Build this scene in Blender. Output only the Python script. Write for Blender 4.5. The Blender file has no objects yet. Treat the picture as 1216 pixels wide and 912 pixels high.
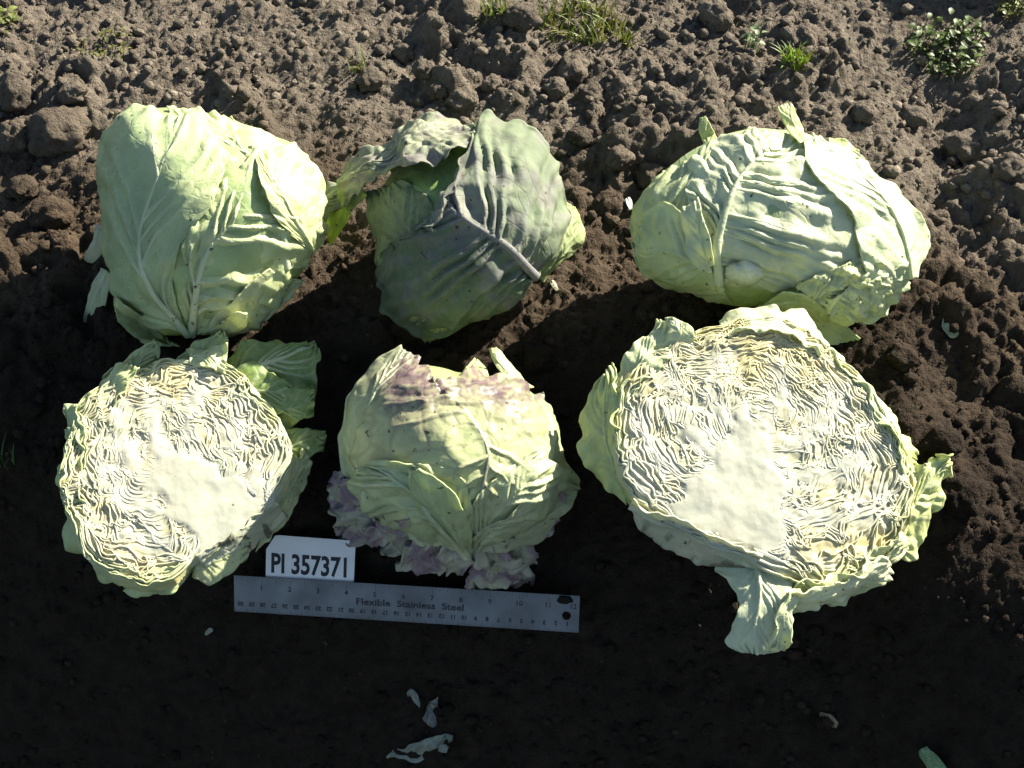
import bpy, math, random
import numpy as np
from mathutils import Vector

random.seed(7)
rng = np.random.default_rng(11)
scene = bpy.context.scene
COL = scene.collection

# ------------------------------------------------------------------ camera
PW, PH = 1216.0, 912.0                     # photograph size, used to lay the place out from the camera
PITCH = math.radians(50.0)
HFOV = math.radians(40.0)
FPX = PW / 2 / math.tan(HFOV / 2)
CAM = np.array([0.0, -1.35 * math.cos(PITCH), 1.35 * math.sin(PITCH)])
RIGHT = np.array([1.0, 0, 0])
UP = np.array([0, math.sin(PITCH), math.cos(PITCH)])
FWD = np.array([0, math.cos(PITCH), -math.sin(PITCH)])
cam_d = bpy.data.cameras.new('camera')
cam = bpy.data.objects.new('camera', cam_d)
COL.objects.link(cam)
cam.location = CAM
cam.rotation_euler = (math.pi / 2 - PITCH, 0, 0)
cam_d.sensor_fit = 'HORIZONTAL'
cam_d.angle = HFOV
cam_d.clip_start = 0.02
cam_d.clip_end = 400
scene.camera = cam

# ------------------------------------------------------------------ sky, sun, exposure
SUN_EL = math.radians(33.0)
SUN_AZ = math.radians(53.0)                # from +Y towards +X: behind the bank, to the right
world = bpy.data.worlds.new('World')
scene.world = world
world.use_nodes = True
wn = world.node_tree
bg = wn.nodes['Background']
sky = wn.nodes.new('ShaderNodeTexSky')
sky.sky_type = 'NISHITA'
sky.sun_disc = False
sky.sun_elevation = SUN_EL
sky.sun_rotation = SUN_AZ
wn.links.new(sky.outputs[0], bg.inputs[0])
bg.inputs[1].default_value = 0.055
sd = bpy.data.lights.new('sun', 'SUN')
sd.energy = 5.0
sd.angle = math.radians(0.6)
sd.color = (1.0, 0.94, 0.83)
sun = bpy.data.objects.new('sun', sd)
COL.objects.link(sun)
SDIR = Vector((math.sin(SUN_AZ) * math.cos(SUN_EL), math.cos(SUN_AZ) * math.cos(SUN_EL), math.sin(SUN_EL)))
sun.rotation_euler = (-SDIR).to_track_quat('-Z', 'Y').to_euler()
sun.location = SDIR * 6
vs = scene.view_settings
vs.view_transform = 'Standard'
vs.look = 'None'
vs.exposure = 1.85
vs.gamma = 1
scene.cycles.use_adaptive_sampling = True
scene.cycles.adaptive_threshold = 0.03
scene.cycles.max_bounces = 5
scene.cycles.diffuse_bounces = 4
scene.cycles.glossy_bounces = 2
scene.cycles.transmission_bounces = 3
vs.use_curve_mapping = False

# ------------------------------------------------------------------ numeric helpers
def _hash(ix, iy, iz, seed):
    h = (ix.astype(np.int64) * 374761393 + iy.astype(np.int64) * 668265263 + iz.astype(np.int64) * 1440662683 + seed * 982451653) & 0xFFFFFFFF
    h = ((h ^ (h >> 13)) * 1274126177) & 0xFFFFFFFF
    h = h ^ (h >> 16)
    h = (h * 2246822519) & 0xFFFFFFFF
    return h ^ (h >> 15)

_G = np.array([[1,1,0],[-1,1,0],[1,-1,0],[-1,-1,0],[1,0,1],[-1,0,1],[1,0,-1],[-1,0,-1],[0,1,1],[0,-1,1],[0,1,-1],[0,-1,-1],[1,1,0],[-1,1,0],[0,-1,1],[0,-1,-1]], float)

def noise(x, y, z=0.0, seed=0):
    x, y, z = np.broadcast_arrays(np.asarray(x, float), np.asarray(y, float), np.asarray(z, float))
    fx, fy, fz = np.floor(x), np.floor(y), np.floor(z)
    dx, dy, dz = x - fx, y - fy, z - fz
    ix, iy, iz = fx.astype(np.int64), fy.astype(np.int64), fz.astype(np.int64)
    sx, sy, sz = [d * d * d * (d * (d * 6 - 15) + 10) for d in (dx, dy, dz)]
    def g(a, b, c):
        gr = _G[_hash(ix + a, iy + b, iz + c, seed) & 15]
        return gr[..., 0] * (dx - a) + gr[..., 1] * (dy - b) + gr[..., 2] * (dz - c)
    def L(p, q, t): return p + (q - p) * t
    return L(L(L(g(0,0,0), g(1,0,0), sx), L(g(0,1,0), g(1,1,0), sx), sy),
             L(L(g(0,0,1), g(1,0,1), sx), L(g(0,1,1), g(1,1,1), sx), sy), sz)

def fbm(x, y, z=0.0, seed=0, octv=3):
    r, a = 0.0, 1.0
    for k in range(octv):
        r = r + a * noise(np.asarray(x) * 2**k, np.asarray(y) * 2**k, np.asarray(z) * 2**k, seed + k * 17)
        a *= 0.5
    return r

def domes(x, y, cell, seed, rmin=0.35, rmax=0.85):
    """height of a bed of touching rounded crumbs, in units of metres"""
    gx, gy = x / cell, y / cell
    ix, iy = np.floor(gx).astype(np.int64), np.floor(gy).astype(np.int64)
    best = np.zeros_like(gx)
    zz = np.zeros_like(ix)
    for a in (-1, 0, 1):
        for b in (-1, 0, 1):
            h = _hash(ix + a, iy + b, zz, seed)
            px = ix + a + (h & 1023) / 1023.0
            py = iy + b + ((h >> 10) & 1023) / 1023.0
            r = rmin + (rmax - rmin) * (((h >> 20) & 1023) / 1023.0) ** 2
            d2 = (gx - px) ** 2 + (gy - py) ** 2
            best = np.maximum(best, np.sqrt(np.maximum(r * r - d2, 0)))
    return best * cell

def sstep(a, b, x):
    t = np.clip((np.asarray(x, float) - a) / (b - a), 0, 1)
    return t * t * (3 - 2 * t)

def spline(pts, n):
    """Catmull-Rom through control points, resampled evenly to n points"""
    p = np.array(pts, float)
    if len(p) == 2:
        return p[0] + (p[1] - p[0]) * np.linspace(0, 1, n)[:, None]
    q = np.vstack([2 * p[0] - p[1], p, 2 * p[-1] - p[-2]])
    out = []
    for i in range(1, len(q) - 2):
        t = np.linspace(0, 1, 24, endpoint=False)[:, None]
        a, b, c, d = q[i - 1], q[i], q[i + 1], q[i + 2]
        out.append(0.5 * (2 * b + (c - a) * t + (2 * a - 5 * b + 4 * c - d) * t**2 + (3 * b - a - 3 * c + d) * t**3))
    out = np.vstack(out + [p[-1:]])
    s = np.r_[0, np.cumsum(np.linalg.norm(np.diff(out[:, :2], axis=0), axis=1))]
    s = s + np.arange(len(s)) * 1e-9
    t = np.linspace(0, s[-1], n)
    return np.stack([np.interp(t, s, out[:, k]) for k in range(out.shape[1])], 1)

def rays(px, py):
    px, py = np.asarray(px, float), np.asarray(py, float)
    return FWD + ((px - PW / 2) / FPX)[..., None] * RIGHT + ((PH / 2 - py) / FPX)[..., None] * UP

def lin(r, g, b):
    def f(c):
        c /= 255.0
        return c / 12.92 if c <= 0.04045 else ((c + 0.055) / 1.055) ** 2.4
    return np.array([f(r), f(g), f(b)])

# ------------------------------------------------------------------ object helpers
def mesh_raw(name, verts, quads, col=None, uv=None, smooth=True):
    v = np.ascontiguousarray(verts, dtype=np.float32)
    f = np.ascontiguousarray(quads, dtype=np.int32)
    k = f.shape[1]
    me = bpy.data.meshes.new(name)
    me.vertices.add(len(v)); me.vertices.foreach_set('co', v.ravel())
    me.loops.add(f.size); me.loops.foreach_set('vertex_index', f.ravel())
    me.polygons.add(len(f)); me.polygons.foreach_set('loop_start', np.arange(0, f.size, k, dtype=np.int32))
    me.polygons.foreach_set('loop_total', np.full(len(f), k, dtype=np.int32))
    if smooth: me.polygons.foreach_set('use_smooth', np.ones(len(f), dtype=bool))
    if col is not None:
        a = me.color_attributes.new('Col', 'FLOAT_COLOR', 'POINT')
        c = np.ones((len(v), 4), np.float32); c[:, :3] = np.clip(col, 0, 1)
        a.data.foreach_set('color', c.ravel())
    if uv is not None:
        l = me.uv_layers.new(name='UVMap')
        l.data.foreach_set('uv', np.ascontiguousarray(uv[f.ravel()], dtype=np.float32).ravel())
    me.update(calc_edges=True)
    me.validate(clean_customdata=False)
    return me

def grid_quads(nu, nv, wrap_u=False):
    i = np.arange(nu if wrap_u else nu - 1)[:, None]
    j = np.arange(nv - 1)[None, :]
    i2 = (i + 1) % nu
    return np.stack(np.broadcast_arrays(i * nv + j, i2 * nv + j, i2 * nv + j + 1, i * nv + j + 1), -1).reshape(-1, 4)

def link(name, me, mat, parent=None, loc=None):
    o = bpy.data.objects.new(name, me)
    COL.objects.link(o)
    if mat is not None: me.materials.append(mat)
    if parent is not None: o.parent = parent
    if loc is not None: o.location = loc
    return o

def tag(o, label=None, cat=None, group=None, kind=None):
    if label: o['label'] = label
    if cat: o['category'] = cat
    if group: o['group'] = group
    if kind: o['kind'] = kind
    return o

def empty(name, loc):
    o = bpy.data.objects.new(name, None)
    COL.objects.link(o)
    o.location = loc
    o.empty_display_size = 0.02
    return o

def solid(o, th, offset=-1):
    m = o.modifiers.new('thickness', 'SOLIDIFY')
    m.thickness = th
    m.offset = offset

# ------------------------------------------------------------------ materials
def new_mat(name):
    m = bpy.data.materials.new(name)
    m.use_nodes = True
    nt = m.node_tree
    return m, nt, nt.nodes['Principled BSDF'], nt.nodes['Material Output']

def N(nt, t, **kw):
    n = nt.nodes.new(t)
    for k, v in kw.items():
        if hasattr(n, k) and not k.startswith('i_'): setattr(n, k, v)
    return n

def ramp(nt, src, stops):
    r = nt.nodes.new('ShaderNodeValToRGB')
    e = r.color_ramp.elements
    while len(e) < len(stops): e.new(0.5)
    for i, (p, c) in enumerate(stops):
        e[i].position = p
        e[i].color = (c, c, c, 1) if np.isscalar(c) else (*c, 1)
    nt.links.new(src, r.inputs[0])
    return r

def mixc(nt, fac, a, b, mode='MIX'):
    m = nt.nodes.new('ShaderNodeMix')
    m.data_type = 'RGBA'; m.blend_type = mode
    for s, v in ((m.inputs[0], fac), (m.inputs[6], a), (m.inputs[7], b)):
        if hasattr(v, 'links') or hasattr(v, 'is_linked'): nt.links.new(v, s)
        elif np.isscalar(v): s.default_value = v
        else: s.default_value = (*v, 1)
    return m.outputs[2]

def leaf_material(name, transl=0.27, rough=0.42, vein=0.11, speck=0.62, bump=0.25, spec=0.4, vein_rgb=(0.62, 0.66, 0.46), vscale=75):
    m, nt, p, out = new_mat(name)
    L = nt.links
    at = N(nt, 'ShaderNodeAttribute'); at.attribute_name = 'Col'
    tc = N(nt, 'ShaderNodeTexCoord')
    # netted small veins, in the leaf's own unwrapped coordinates (metres)
    vo = N(nt, 'ShaderNodeTexVoronoi'); vo.feature = 'DISTANCE_TO_EDGE'; vo.inputs['Scale'].default_value = vscale
    nz = N(nt, 'ShaderNodeTexNoise'); nz.inputs['Scale'].default_value = 60; nz.inputs['Detail'].default_value = 3
    L.new(tc.outputs['UV'], nz.inputs['Vector'])
    add = N(nt, 'ShaderNodeVectorMath', operation='MULTIPLY_ADD')
    L.new(nz.outputs['Color'], add.inputs[0]); add.inputs[1].default_value = (0.012, 0.012, 0); L.new(tc.outputs['UV'], add.inputs[2])
    L.new(add.outputs[0], vo.inputs['Vector'])
    vr = ramp(nt, vo.outputs[0], [(0.0, 1.0), (0.09, 0.0)])
    vm = N(nt, 'ShaderNodeMath', operation='MULTIPLY'); L.new(vr.outputs[0], vm.inputs[0]); vm.inputs[1].default_value = vein
    c1 = mixc(nt, vm.outputs[0], at.outputs['Color'], vein_rgb)
    # soft mottling
    n2 = N(nt, 'ShaderNodeTexNoise'); n2.inputs['Scale'].default_value = 38; n2.inputs['Detail'].default_value = 3
    L.new(tc.outputs['Object'], n2.inputs['Vector'])
    r2 = ramp(nt, n2.outputs[0], [(0.3, (0.80, 0.84, 0.80)), (0.7, (1.08, 1.06, 1.0))])
    c2 = mixc(nt, 1.0, c1, r2.outputs[0], 'MULTIPLY')
    # dirt specks
    n3 = N(nt, 'ShaderNodeTexNoise'); n3.inputs['Scale'].default_value = 170; n3.inputs['Detail'].default_value = 2
    L.new(tc.outputs['Object'], n3.inputs['Vector'])
    n4 = N(nt, 'ShaderNodeTexNoise'); n4.inputs['Scale'].default_value = 14
    L.new(tc.outputs['Object'], n4.inputs['Vector'])
    mm = N(nt, 'ShaderNodeMath', operation='MULTIPLY_ADD'); L.new(n4.outputs[0], mm.inputs[0]); mm.inputs[1].default_value = 0.30; L.new(n3.outputs[0], mm.inputs[2])
    r3 = ramp(nt, mm.outputs[0], [(speck + 0.25, 0.0), (speck + 0.29, 0.85)])
    c3 = mixc(nt, r3.outputs[0], c2, (0.045, 0.035, 0.02))
    L.new(c3, p.inputs['Base Color'])
    p.inputs['Roughness'].default_value = rough
    p.inputs['Specular IOR Level'].default_value = spec
    b1 = N(nt, 'ShaderNodeTexNoise'); b1.inputs['Scale'].default_value = 220; b1.inputs['Detail'].default_value = 2
    L.new(tc.outputs['Object'], b1.inputs['Vector'])
    hs = N(nt, 'ShaderNodeMath', operation='MULTIPLY_ADD'); L.new(vr.outputs[0], hs.inputs[0]); hs.inputs[1].default_value = -0.5 if vein > 0 else 0.0; L.new(b1.outputs[0], hs.inputs[2])
    bp = N(nt, 'ShaderNodeBump'); bp.inputs['Strength'].default_value = bump; bp.inputs['Distance'].default_value = 0.002
    L.new(hs.outputs[0], bp.inputs['Height']); L.new(bp.outputs[0], p.inputs['Normal'])
    tr = N(nt, 'ShaderNodeBsdfTranslucent')
    tcol = mixc(nt, 1.0, c3, (1.0, 1.0, 0.45), 'MULTIPLY')
    L.new(tcol, tr.inputs['Color']); L.new(bp.outputs[0], tr.inputs['Normal'])
    mx = N(nt, 'ShaderNodeMixShader'); mx.inputs[0].default_value = transl
    L.new(p.outputs[0], mx.inputs[1]); L.new(tr.outputs[0], mx.inputs[2]); L.new(mx.outputs[0], out.inputs[0])
    return m

M_LEAF = leaf_material('cabbage_leaf')
M_LEAF_NET = leaf_material('cabbage_leaf_netted', vein=0.0, speck=0.60, bump=0.3)
M_LEAF_DULL = leaf_material('cabbage_leaf_dull', rough=0.68, spec=0.2, vein=0.22, speck=0.60, vein_rgb=(0.10, 0.075, 0.09), vscale=60)
M_LEAF_VEINED = leaf_material('cabbage_leaf_veined', vein=0.34, speck=0.60, vein_rgb=(0.20, 0.15, 0.12), vscale=42)
M_CUT = leaf_material('cut_leaf_edge', transl=0.22, rough=0.5, vein=0.0, speck=0.66, bump=0.12, spec=0.3)
M_CORE = leaf_material('cut_core', transl=0.08, rough=0.45, vein=0.0, speck=0.70, bump=0.12, spec=0.35)
M_WEED = leaf_material('weed_leaf', transl=0.35, rough=0.5, vein=0.1, speck=0.9, bump=0.1)

def soil_material():
    m, nt, p, out = new_mat('soil')
    L = nt.links
    tc = N(nt, 'ShaderNodeTexCoord')
    at = N(nt, 'ShaderNodeAttribute'); at.attribute_name = 'Col'
    n1 = N(nt, 'ShaderNodeTexNoise'); n1.inputs['Scale'].default_value = 55; n1.inputs['Detail'].default_value = 5; n1.inputs['Roughness'].default_value = 0.75
    L.new(tc.outputs['Object'], n1.inputs['Vector'])
    r1 = ramp(nt, n1.outputs[0], [(0.28, (0.55, 0.52, 0.50)), (0.55, (1.0, 1.0, 1.0)), (0.78, (1.45, 1.42, 1.36))])
    c1 = mixc(nt, 1.0, at.outputs['Color'], r1.outputs[0], 'MULTIPLY')
    # scattered pale grit
    vo = N(nt, 'ShaderNodeTexVoronoi'); vo.inputs['Scale'].default_value = 130
    L.new(tc.outputs['Object'], vo.inputs['Vector'])
    sp = N(nt, 'ShaderNodeSeparateColor'); L.new(vo.outputs['Color'], sp.inputs[0])
    a = ramp(nt, sp.outputs[0], [(0.975, 0.0), (0.98, 1.0)])
    b = ramp(nt, vo.outputs['Distance'], [(0.18, 1.0), (0.26, 0.0)])
    mu = N(nt, 'ShaderNodeMath', operation='MULTIPLY'); L.new(a.outputs[0], mu.inputs[0]); L.new(b.outputs[0], mu.inputs[1])
    g = mixc(nt, 1.0, c1, (2.0, 1.95, 1.8), 'MULTIPLY')
    c2 = mixc(nt, mu.outputs[0], c1, g)
    L.new(c2, p.inputs['Base Color'])
    p.inputs['Roughness'].default_value = 0.95
    p.inputs['Specular IOR Level'].default_value = 0.08
    b1 = N(nt, 'ShaderNodeTexNoise'); b1.inputs['Scale'].default_value = 260; b1.inputs['Detail'].default_value = 3; b1.inputs['Roughness'].default_value = 0.7
    L.new(tc.outputs['Object'], b1.inputs['Vector'])
    bp = N(nt, 'ShaderNodeBump'); bp.inputs['Strength'].default_value = 0.9; bp.inputs['Distance'].default_value = 0.006
    L.new(b1.outputs[0], bp.inputs['Height']); L.new(bp.outputs[0], p.inputs['Normal'])
    return m
M_SOIL = soil_material()

def plain(name, rgb, rough=0.6, metal=0.0, spec=0.4, var=0.15, scale=60, bump=0.0):
    m, nt, p, out = new_mat(name)
    tc = N(nt, 'ShaderNodeTexCoord')
    n1 = N(nt, 'ShaderNodeTexNoise'); n1.inputs['Scale'].default_value = scale; n1.inputs['Detail'].default_value = 6
    nt.links.new(tc.outputs['Object'], n1.inputs['Vector'])
    r = ramp(nt, n1.outputs[0], [(0.3, (1 - var,) * 3), (0.7, (1 + var * 0.4,) * 3)])
    c = mixc(nt, 1.0, rgb, r.outputs[0], 'MULTIPLY')
    nt.links.new(c, p.inputs['Base Color'])
    p.inputs['Roughness'].default_value = rough
    p.inputs['Metallic'].default_value = metal
    p.inputs['Specular IOR Level'].default_value = spec
    if bump:
        bp = N(nt, 'ShaderNodeBump'); bp.inputs['Strength'].default_value = bump; bp.inputs['Distance'].default_value = 0.001
        nt.links.new(n1.outputs[0], bp.inputs['Height']); nt.links.new(bp.outputs[0], p.inputs['Normal'])
    return m
M_STEEL = plain('brushed_steel', (0.125, 0.131, 0.137), 0.42, 0.45, 0.5, 0.40, 28)
M_INK = plain('black_ink', (0.012, 0.012, 0.014), 0.6)
M_ENGRAVE = plain('engraved_black', (0.048, 0.050, 0.054), 0.8, 0, 0.1, 0.6, 300)
M_CARD = plain('white_plastic_tag', (0.72, 0.72, 0.70), 0.5, 0, 0.4, 0.08, 25)

# ------------------------------------------------------------------ the ground: a bank that falls towards the viewer
_ty = np.linspace(-1.2, 0.6, 1801)
_ang = np.interp(_ty, [-1.2, -0.66, -0.50, -0.22, -0.10, 0.02, 0.16, 0.34, 0.6], [0, 2, 51, 51, 37, 17, 13, 4, 1.0])
_tz = np.r_[0, np.cumsum(np.tan(np.radians(_ang[:-1])) * np.diff(_ty))]
_tz = _tz - np.interp(0, _ty, _tz)

def macro(x, y):
    sh = 0.05 * sstep(-0.2, -0.5, x) - 0.10 * sstep(0.25, 0.45, x)
    z = np.interp(y - sh, _ty, _tz) + 0.20 * np.clip(x, -0.8, 0.22) * sstep(0.0, -0.25, y) * sstep(-1.2, -0.5, y)
    # unseen heap added beyond the right edge for its shadow, and the trodden hollow in front of it
    z = z + 0.17 * np.exp(-((x - 0.82) / 0.12) ** 2) * sstep(-0.45, -0.1, y) * sstep(0.52, 0.34, y)
    z = z - 0.035 * np.exp(-((x - 0.46) / 0.055) ** 2 - ((y - 0.30) / 0.085) ** 2)
    z = z - 0.03 * sstep(0.36, 0.46, x) * sstep(0.26, 0.16, y) * sstep(-0.3, -0.05, y)
    # low scarp left of the third head
    z = z - 0.028 * np.exp(-((x - 0.15) / 0.07) ** 2) * sstep(0.27, 0.235, y) * sstep(0.08, 0.16, y)
    return z

def height(x, y):
    x = np.asarray(x, float); y = np.asarray(y, float)
    z = macro(x, y)
    near = np.exp(-np.maximum(np.hypot(x, y) - 1.0, 0) / 2.0)
    z = z + 0.010 * fbm(x * 7, y * 7, 0.3, 5, 3) + 0.006 * noise(x * 26, y * 26, 0, 8)
    wx = x + 0.012 * noise(x * 30, y * 30, 0, 21) + 0.0065 * noise(x * 85, y * 85, 0, 22) + 0.002 * noise(x * 240, y * 240, 0, 25)
    wy = y + 0.012 * noise(x * 30, y * 30, 7, 23) + 0.0065 * noise(x * 85, y * 85, 7, 24) + 0.002 * noise(x * 240, y * 240, 7, 26)
    rough = 0.10 + 0.90 * sstep(-0.10, 0.30, noise(x * 5 + 3, y * 5, 0, 31) - 0.08 - 0.22 * np.exp(-((x + 0.28) / 0.16) ** 2 - ((y - 0.45) / 0.12) ** 2) + 0.35 * np.exp(-((y - 0.40) / 0.10) ** 2) * np.exp(-((x - 0.02) / 0.25) ** 2)
                                + 0.45 * sstep(-0.35, -0.52, x) * sstep(0.15, 0.3, y))
    front = sstep(-0.18, 0.05, y)
    a1 = domes(wx, wy, 0.042, 41)
    a2 = domes(wx, wy, 0.019, 43)
    a3 = domes(wx, wy, 0.0095, 47)
    big = sstep(0.45, 0.85, rough)
    z = z + near * ((0.10 + 0.55 * front) * big * a1 * 1.0 + (0.42 + 0.23 * front) * (0.10 + 0.90 * rough) * a2 * 1.1 + 0.50 * a3 + 0.45 * domes(wx, wy, 0.0055, 49))
    z = z + near * (0.0030 * noise(x * 150, y * 150, 0, 51) + 0.0016 * np.abs(noise(x * 300, y * 300, 0, 52)))
    return z

def on_ground(px, py):
    r = rays(px, py)
    t = np.linspace(0.8, 3.2, 2401)
    p = CAM + r * t[:, None]
    d = p[:, 2] - height(p[:, 0], p[:, 1])
    i = int(np.argmax(d < 0))
    return p[i]

def macro_point(px, py):
    r = rays(px, py)
    t = np.linspace(0.8, 3.2, 4801)
    p = CAM + r * t[:, None]
    i = int(np.argmax(p[:, 2] - macro(p[:, 0], p[:, 1]) - 0.008 < 0))
    return p[i], t[i]

def macro_normal(x, y, e=0.02):
    n = np.array([-(macro(x + e, y) - macro(x - e, y)) / (2 * e), -(macro(x, y + e) - macro(x, y - e)) / (2 * e), 1.0])
    return n / np.linalg.norm(n)

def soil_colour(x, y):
    # dry grey-brown crust on top of the bank, darker damp earth lower down, taken near black for the slope's shade
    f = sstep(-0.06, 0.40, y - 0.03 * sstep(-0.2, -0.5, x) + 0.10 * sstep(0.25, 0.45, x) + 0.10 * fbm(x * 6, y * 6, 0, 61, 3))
    dry = np.array([0.122, 0.102, 0.077]); damp_shade = np.array([0.0235, 0.0172, 0.0118])
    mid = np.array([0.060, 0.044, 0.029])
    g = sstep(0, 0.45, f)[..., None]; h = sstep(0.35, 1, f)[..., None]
    return (damp_shade * (1 - g) + mid * g) * (1 - h) + dry * h

def axis(lo, hi, step, far):
    a = np.arange(lo, hi + step / 2, step)
    left, right, s, l, r = [], [], step, lo, hi
    while l > -far:
        s *= 1.10; l -= s; r += s
        left.append(l); right.append(r)
    return np.r_[left[::-1], a, right]

gx = axis(-0.68, 0.72, 0.0025, 60)
gy = axis(-0.52, 0.72, 0.0025, 60)
X, Y = np.meshgrid(gx, gy, indexing='ij')
Z = height(X, Y)
gv = np.stack([X, Y, Z], -1).reshape(-1, 3)
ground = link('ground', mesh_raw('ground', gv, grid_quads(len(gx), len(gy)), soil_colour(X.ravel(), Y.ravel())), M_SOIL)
tag(ground, 'bank of dark crumbly soil, dry and grey on top', None, None, 'structure')

# ------------------------------------------------------------------ crumbs and clods of earth
def ico(sub):
    import bmesh
    bm = bmesh.new()
    bmesh.ops.create_icosphere(bm, subdivisions=sub, radius=1)
    v = np.array([q.co[:] for q in bm.verts]); f = np.array([[q.index for q in fc.verts] for fc in bm.faces])
    bm.free()
    return v, f
ICO1, ICO2, ICO4 = ico(1), ico(2), ico(4)

def scatter_crumbs(n):
    vs_, fs_, cs_ = [], [], []
    off = 0
    x = rng.uniform(-0.66, 0.66, n); y = rng.uniform(-0.42, 0.70, n)
    dens = 0.35 + 0.9 * sstep(-0.1, 0.35, noise(x * 6, y * 6, 2, 71)) + 0.5 * np.exp(-((y - 0.36) / 0.12) ** 2)
    keep = rng.uniform(0, 1.4, n) < dens
    x, y = x[keep], y[keep]
    r = 0.0014 + 0.0066 * rng.uniform(0, 1, len(x)) ** 4
    z = height(x, y)
    base, f = ICO1
    k_ = len(x)
    sc3 = np.stack([np.ones(k_), rng.uniform(0.7, 1.1, k_), rng.uniform(0.6, 0.95, k_)], 1) * r[:, None]
    v = base[None] * (1 + rng.uniform(-0.28, 0.22, (k_, len(base), 1))) * sc3[:, None]
    a = rng.uniform(0, 6.28, k_)[:, None]; c, sn = np.cos(a), np.sin(a)
    v = np.stack([v[..., 0] * c - v[..., 1] * sn + x[:, None], v[..., 0] * sn + v[..., 1] * c + y[:, None], v[..., 2] + (z + r * 0.35)[:, None]], -1)
    vs_ = [v.reshape(-1, 3)]; fs_ = [(f[None] + (np.arange(k_) * len(base))[:, None, None]).reshape(-1, 3)]
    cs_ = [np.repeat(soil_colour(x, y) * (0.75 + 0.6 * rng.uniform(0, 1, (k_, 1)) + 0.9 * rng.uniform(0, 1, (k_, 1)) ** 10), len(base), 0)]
    me = mesh_raw('soil_crumbs', np.vstack(vs_), np.vstack(fs_), np.vstack(cs_))
    o = link('soil_crumbs', me, M_SOIL)
    tag(o, 'loose crumbs of brown soil scattered over the bank', 'soil', None, 'stuff')
scatter_crumbs(13000)

def clod(px, py, wpx, hpx, label, seed, group=None):
    g = on_ground(px, py + hpx * 0.25)
    t = (g - CAM) @ FWD
    rx = wpx / 2 * t / FPX; rz = hpx / 2 * t / FPX
    v, f = ICO4
    q = v * 1.0
    n = 1 + 0.34 * fbm(v[:, 0] * 1.3 + seed * 3.1, v[:, 1] * 1.3, v[:, 2] * 1.3, seed, 4) + 0.10 * noise(v[:, 0] * 6, v[:, 1] * 6, v[:, 2] * 6 + seed, 3) \
          + 0.06 * noise(v[:, 0] * 13, v[:, 1] * 13, v[:, 2] * 13 + seed, 4)
    q = v * n[:, None] * [rx, (rx + rz) * 0.5, rz * 0.95]
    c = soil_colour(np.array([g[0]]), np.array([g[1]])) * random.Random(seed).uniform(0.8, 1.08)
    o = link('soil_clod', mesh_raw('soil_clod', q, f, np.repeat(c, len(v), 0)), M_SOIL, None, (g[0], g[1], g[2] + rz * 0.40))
    o.rotation_euler = (0, 0, seed)
    tag(o, label, 'soil clod', group)

G1 = 'soil clods on the bank'
for i, (px, py, w, h, lab) in enumerate([
    (72, 152, 72, 54, 'largest rounded soil clod left of the pale head at upper left'),
    (18, 106, 46, 44, 'soil clod cut by the left edge, above the largest clod'),
    (20, 158, 40, 38, 'soil clod at the left edge beside the largest rounded clod'),
    (88, 108, 34, 24, 'flat soil clod just above the largest rounded clod'),
    (680, 78, 46, 34, 'dark soil clod right below the big grass tuft'),
    (660, 104, 30, 26, 'soil clod leaning on the dark clod below the grass tuft'),
    (702, 112, 30, 28, 'soil clod right of and below the dark clod under the grass tuft'),
    (440, 92, 38, 26, 'dark clod on the left end of the rubble strip behind the rolled head'),
    (504, 80, 30, 22, 'clod in the middle of the rubble strip behind the rolled head'),
    (550, 116, 36, 26, 'broad clod right behind the rolled grey-green head'),
    (584, 98, 26, 20, 'small clod above the broad clod behind the rolled head'),
    (480, 60, 28, 20, 'small clod high in the rubble strip, left of the sprouting grass'),
    (620, 18, 44, 30, 'clod at the top edge just left of the big grass tuft'),
    (520, 106, 24, 20, 'small clod left of the broad clod behind the rolled head'),
    (848, 14, 44, 34, 'shaded clod at the top edge right of the big grass tuft'),
    (1150, 172, 60, 34, 'broad dusty clod above the hollow at right'),
    (1196, 196, 40, 30, 'clod at the right edge beside the hollow'),
    (1026, 132, 34, 24, 'clod on the dry ground right of the upright leaf tip'),
    (1082, 136, 36, 22, 'clod on the dry ground between the leaf tip and the hollow'),
    (1118, 520, 46, 34, 'lit brown clod beside the right flap of the large cut half'),
    (1140, 584, 52, 40, 'lit brown clod below the lit strip at right of the cut half'),
    (640, 420, 40, 30, 'lit brown clod between the rolled head and the purple-topped head'),
    (690, 160, 30, 24, 'clod right of the rolled head near its top'),
    (735, 186, 34, 26, 'clod halfway between the rolled head and the ribbed head'),
    (772, 206, 40, 30, 'dark clod just left of the top of the ribbed head'),
    (62, 250, 46, 34, 'clod at the shadow edge left of the pale head'),
    (30, 220, 40, 28, 'lit clod at the far left below the largest clod'),
    (1070, 420, 38, 28, 'lit clod right below the ribbed head'),
    (38, 484, 30, 16, 'grey flat clod in the shade at the far left'),
    (62, 536, 14, 12, 'tiny grey pebble-like clod in the shade at the far left'),
    ]):
    clod(px, py, w, h, lab, 101 + i, G1)

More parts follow.
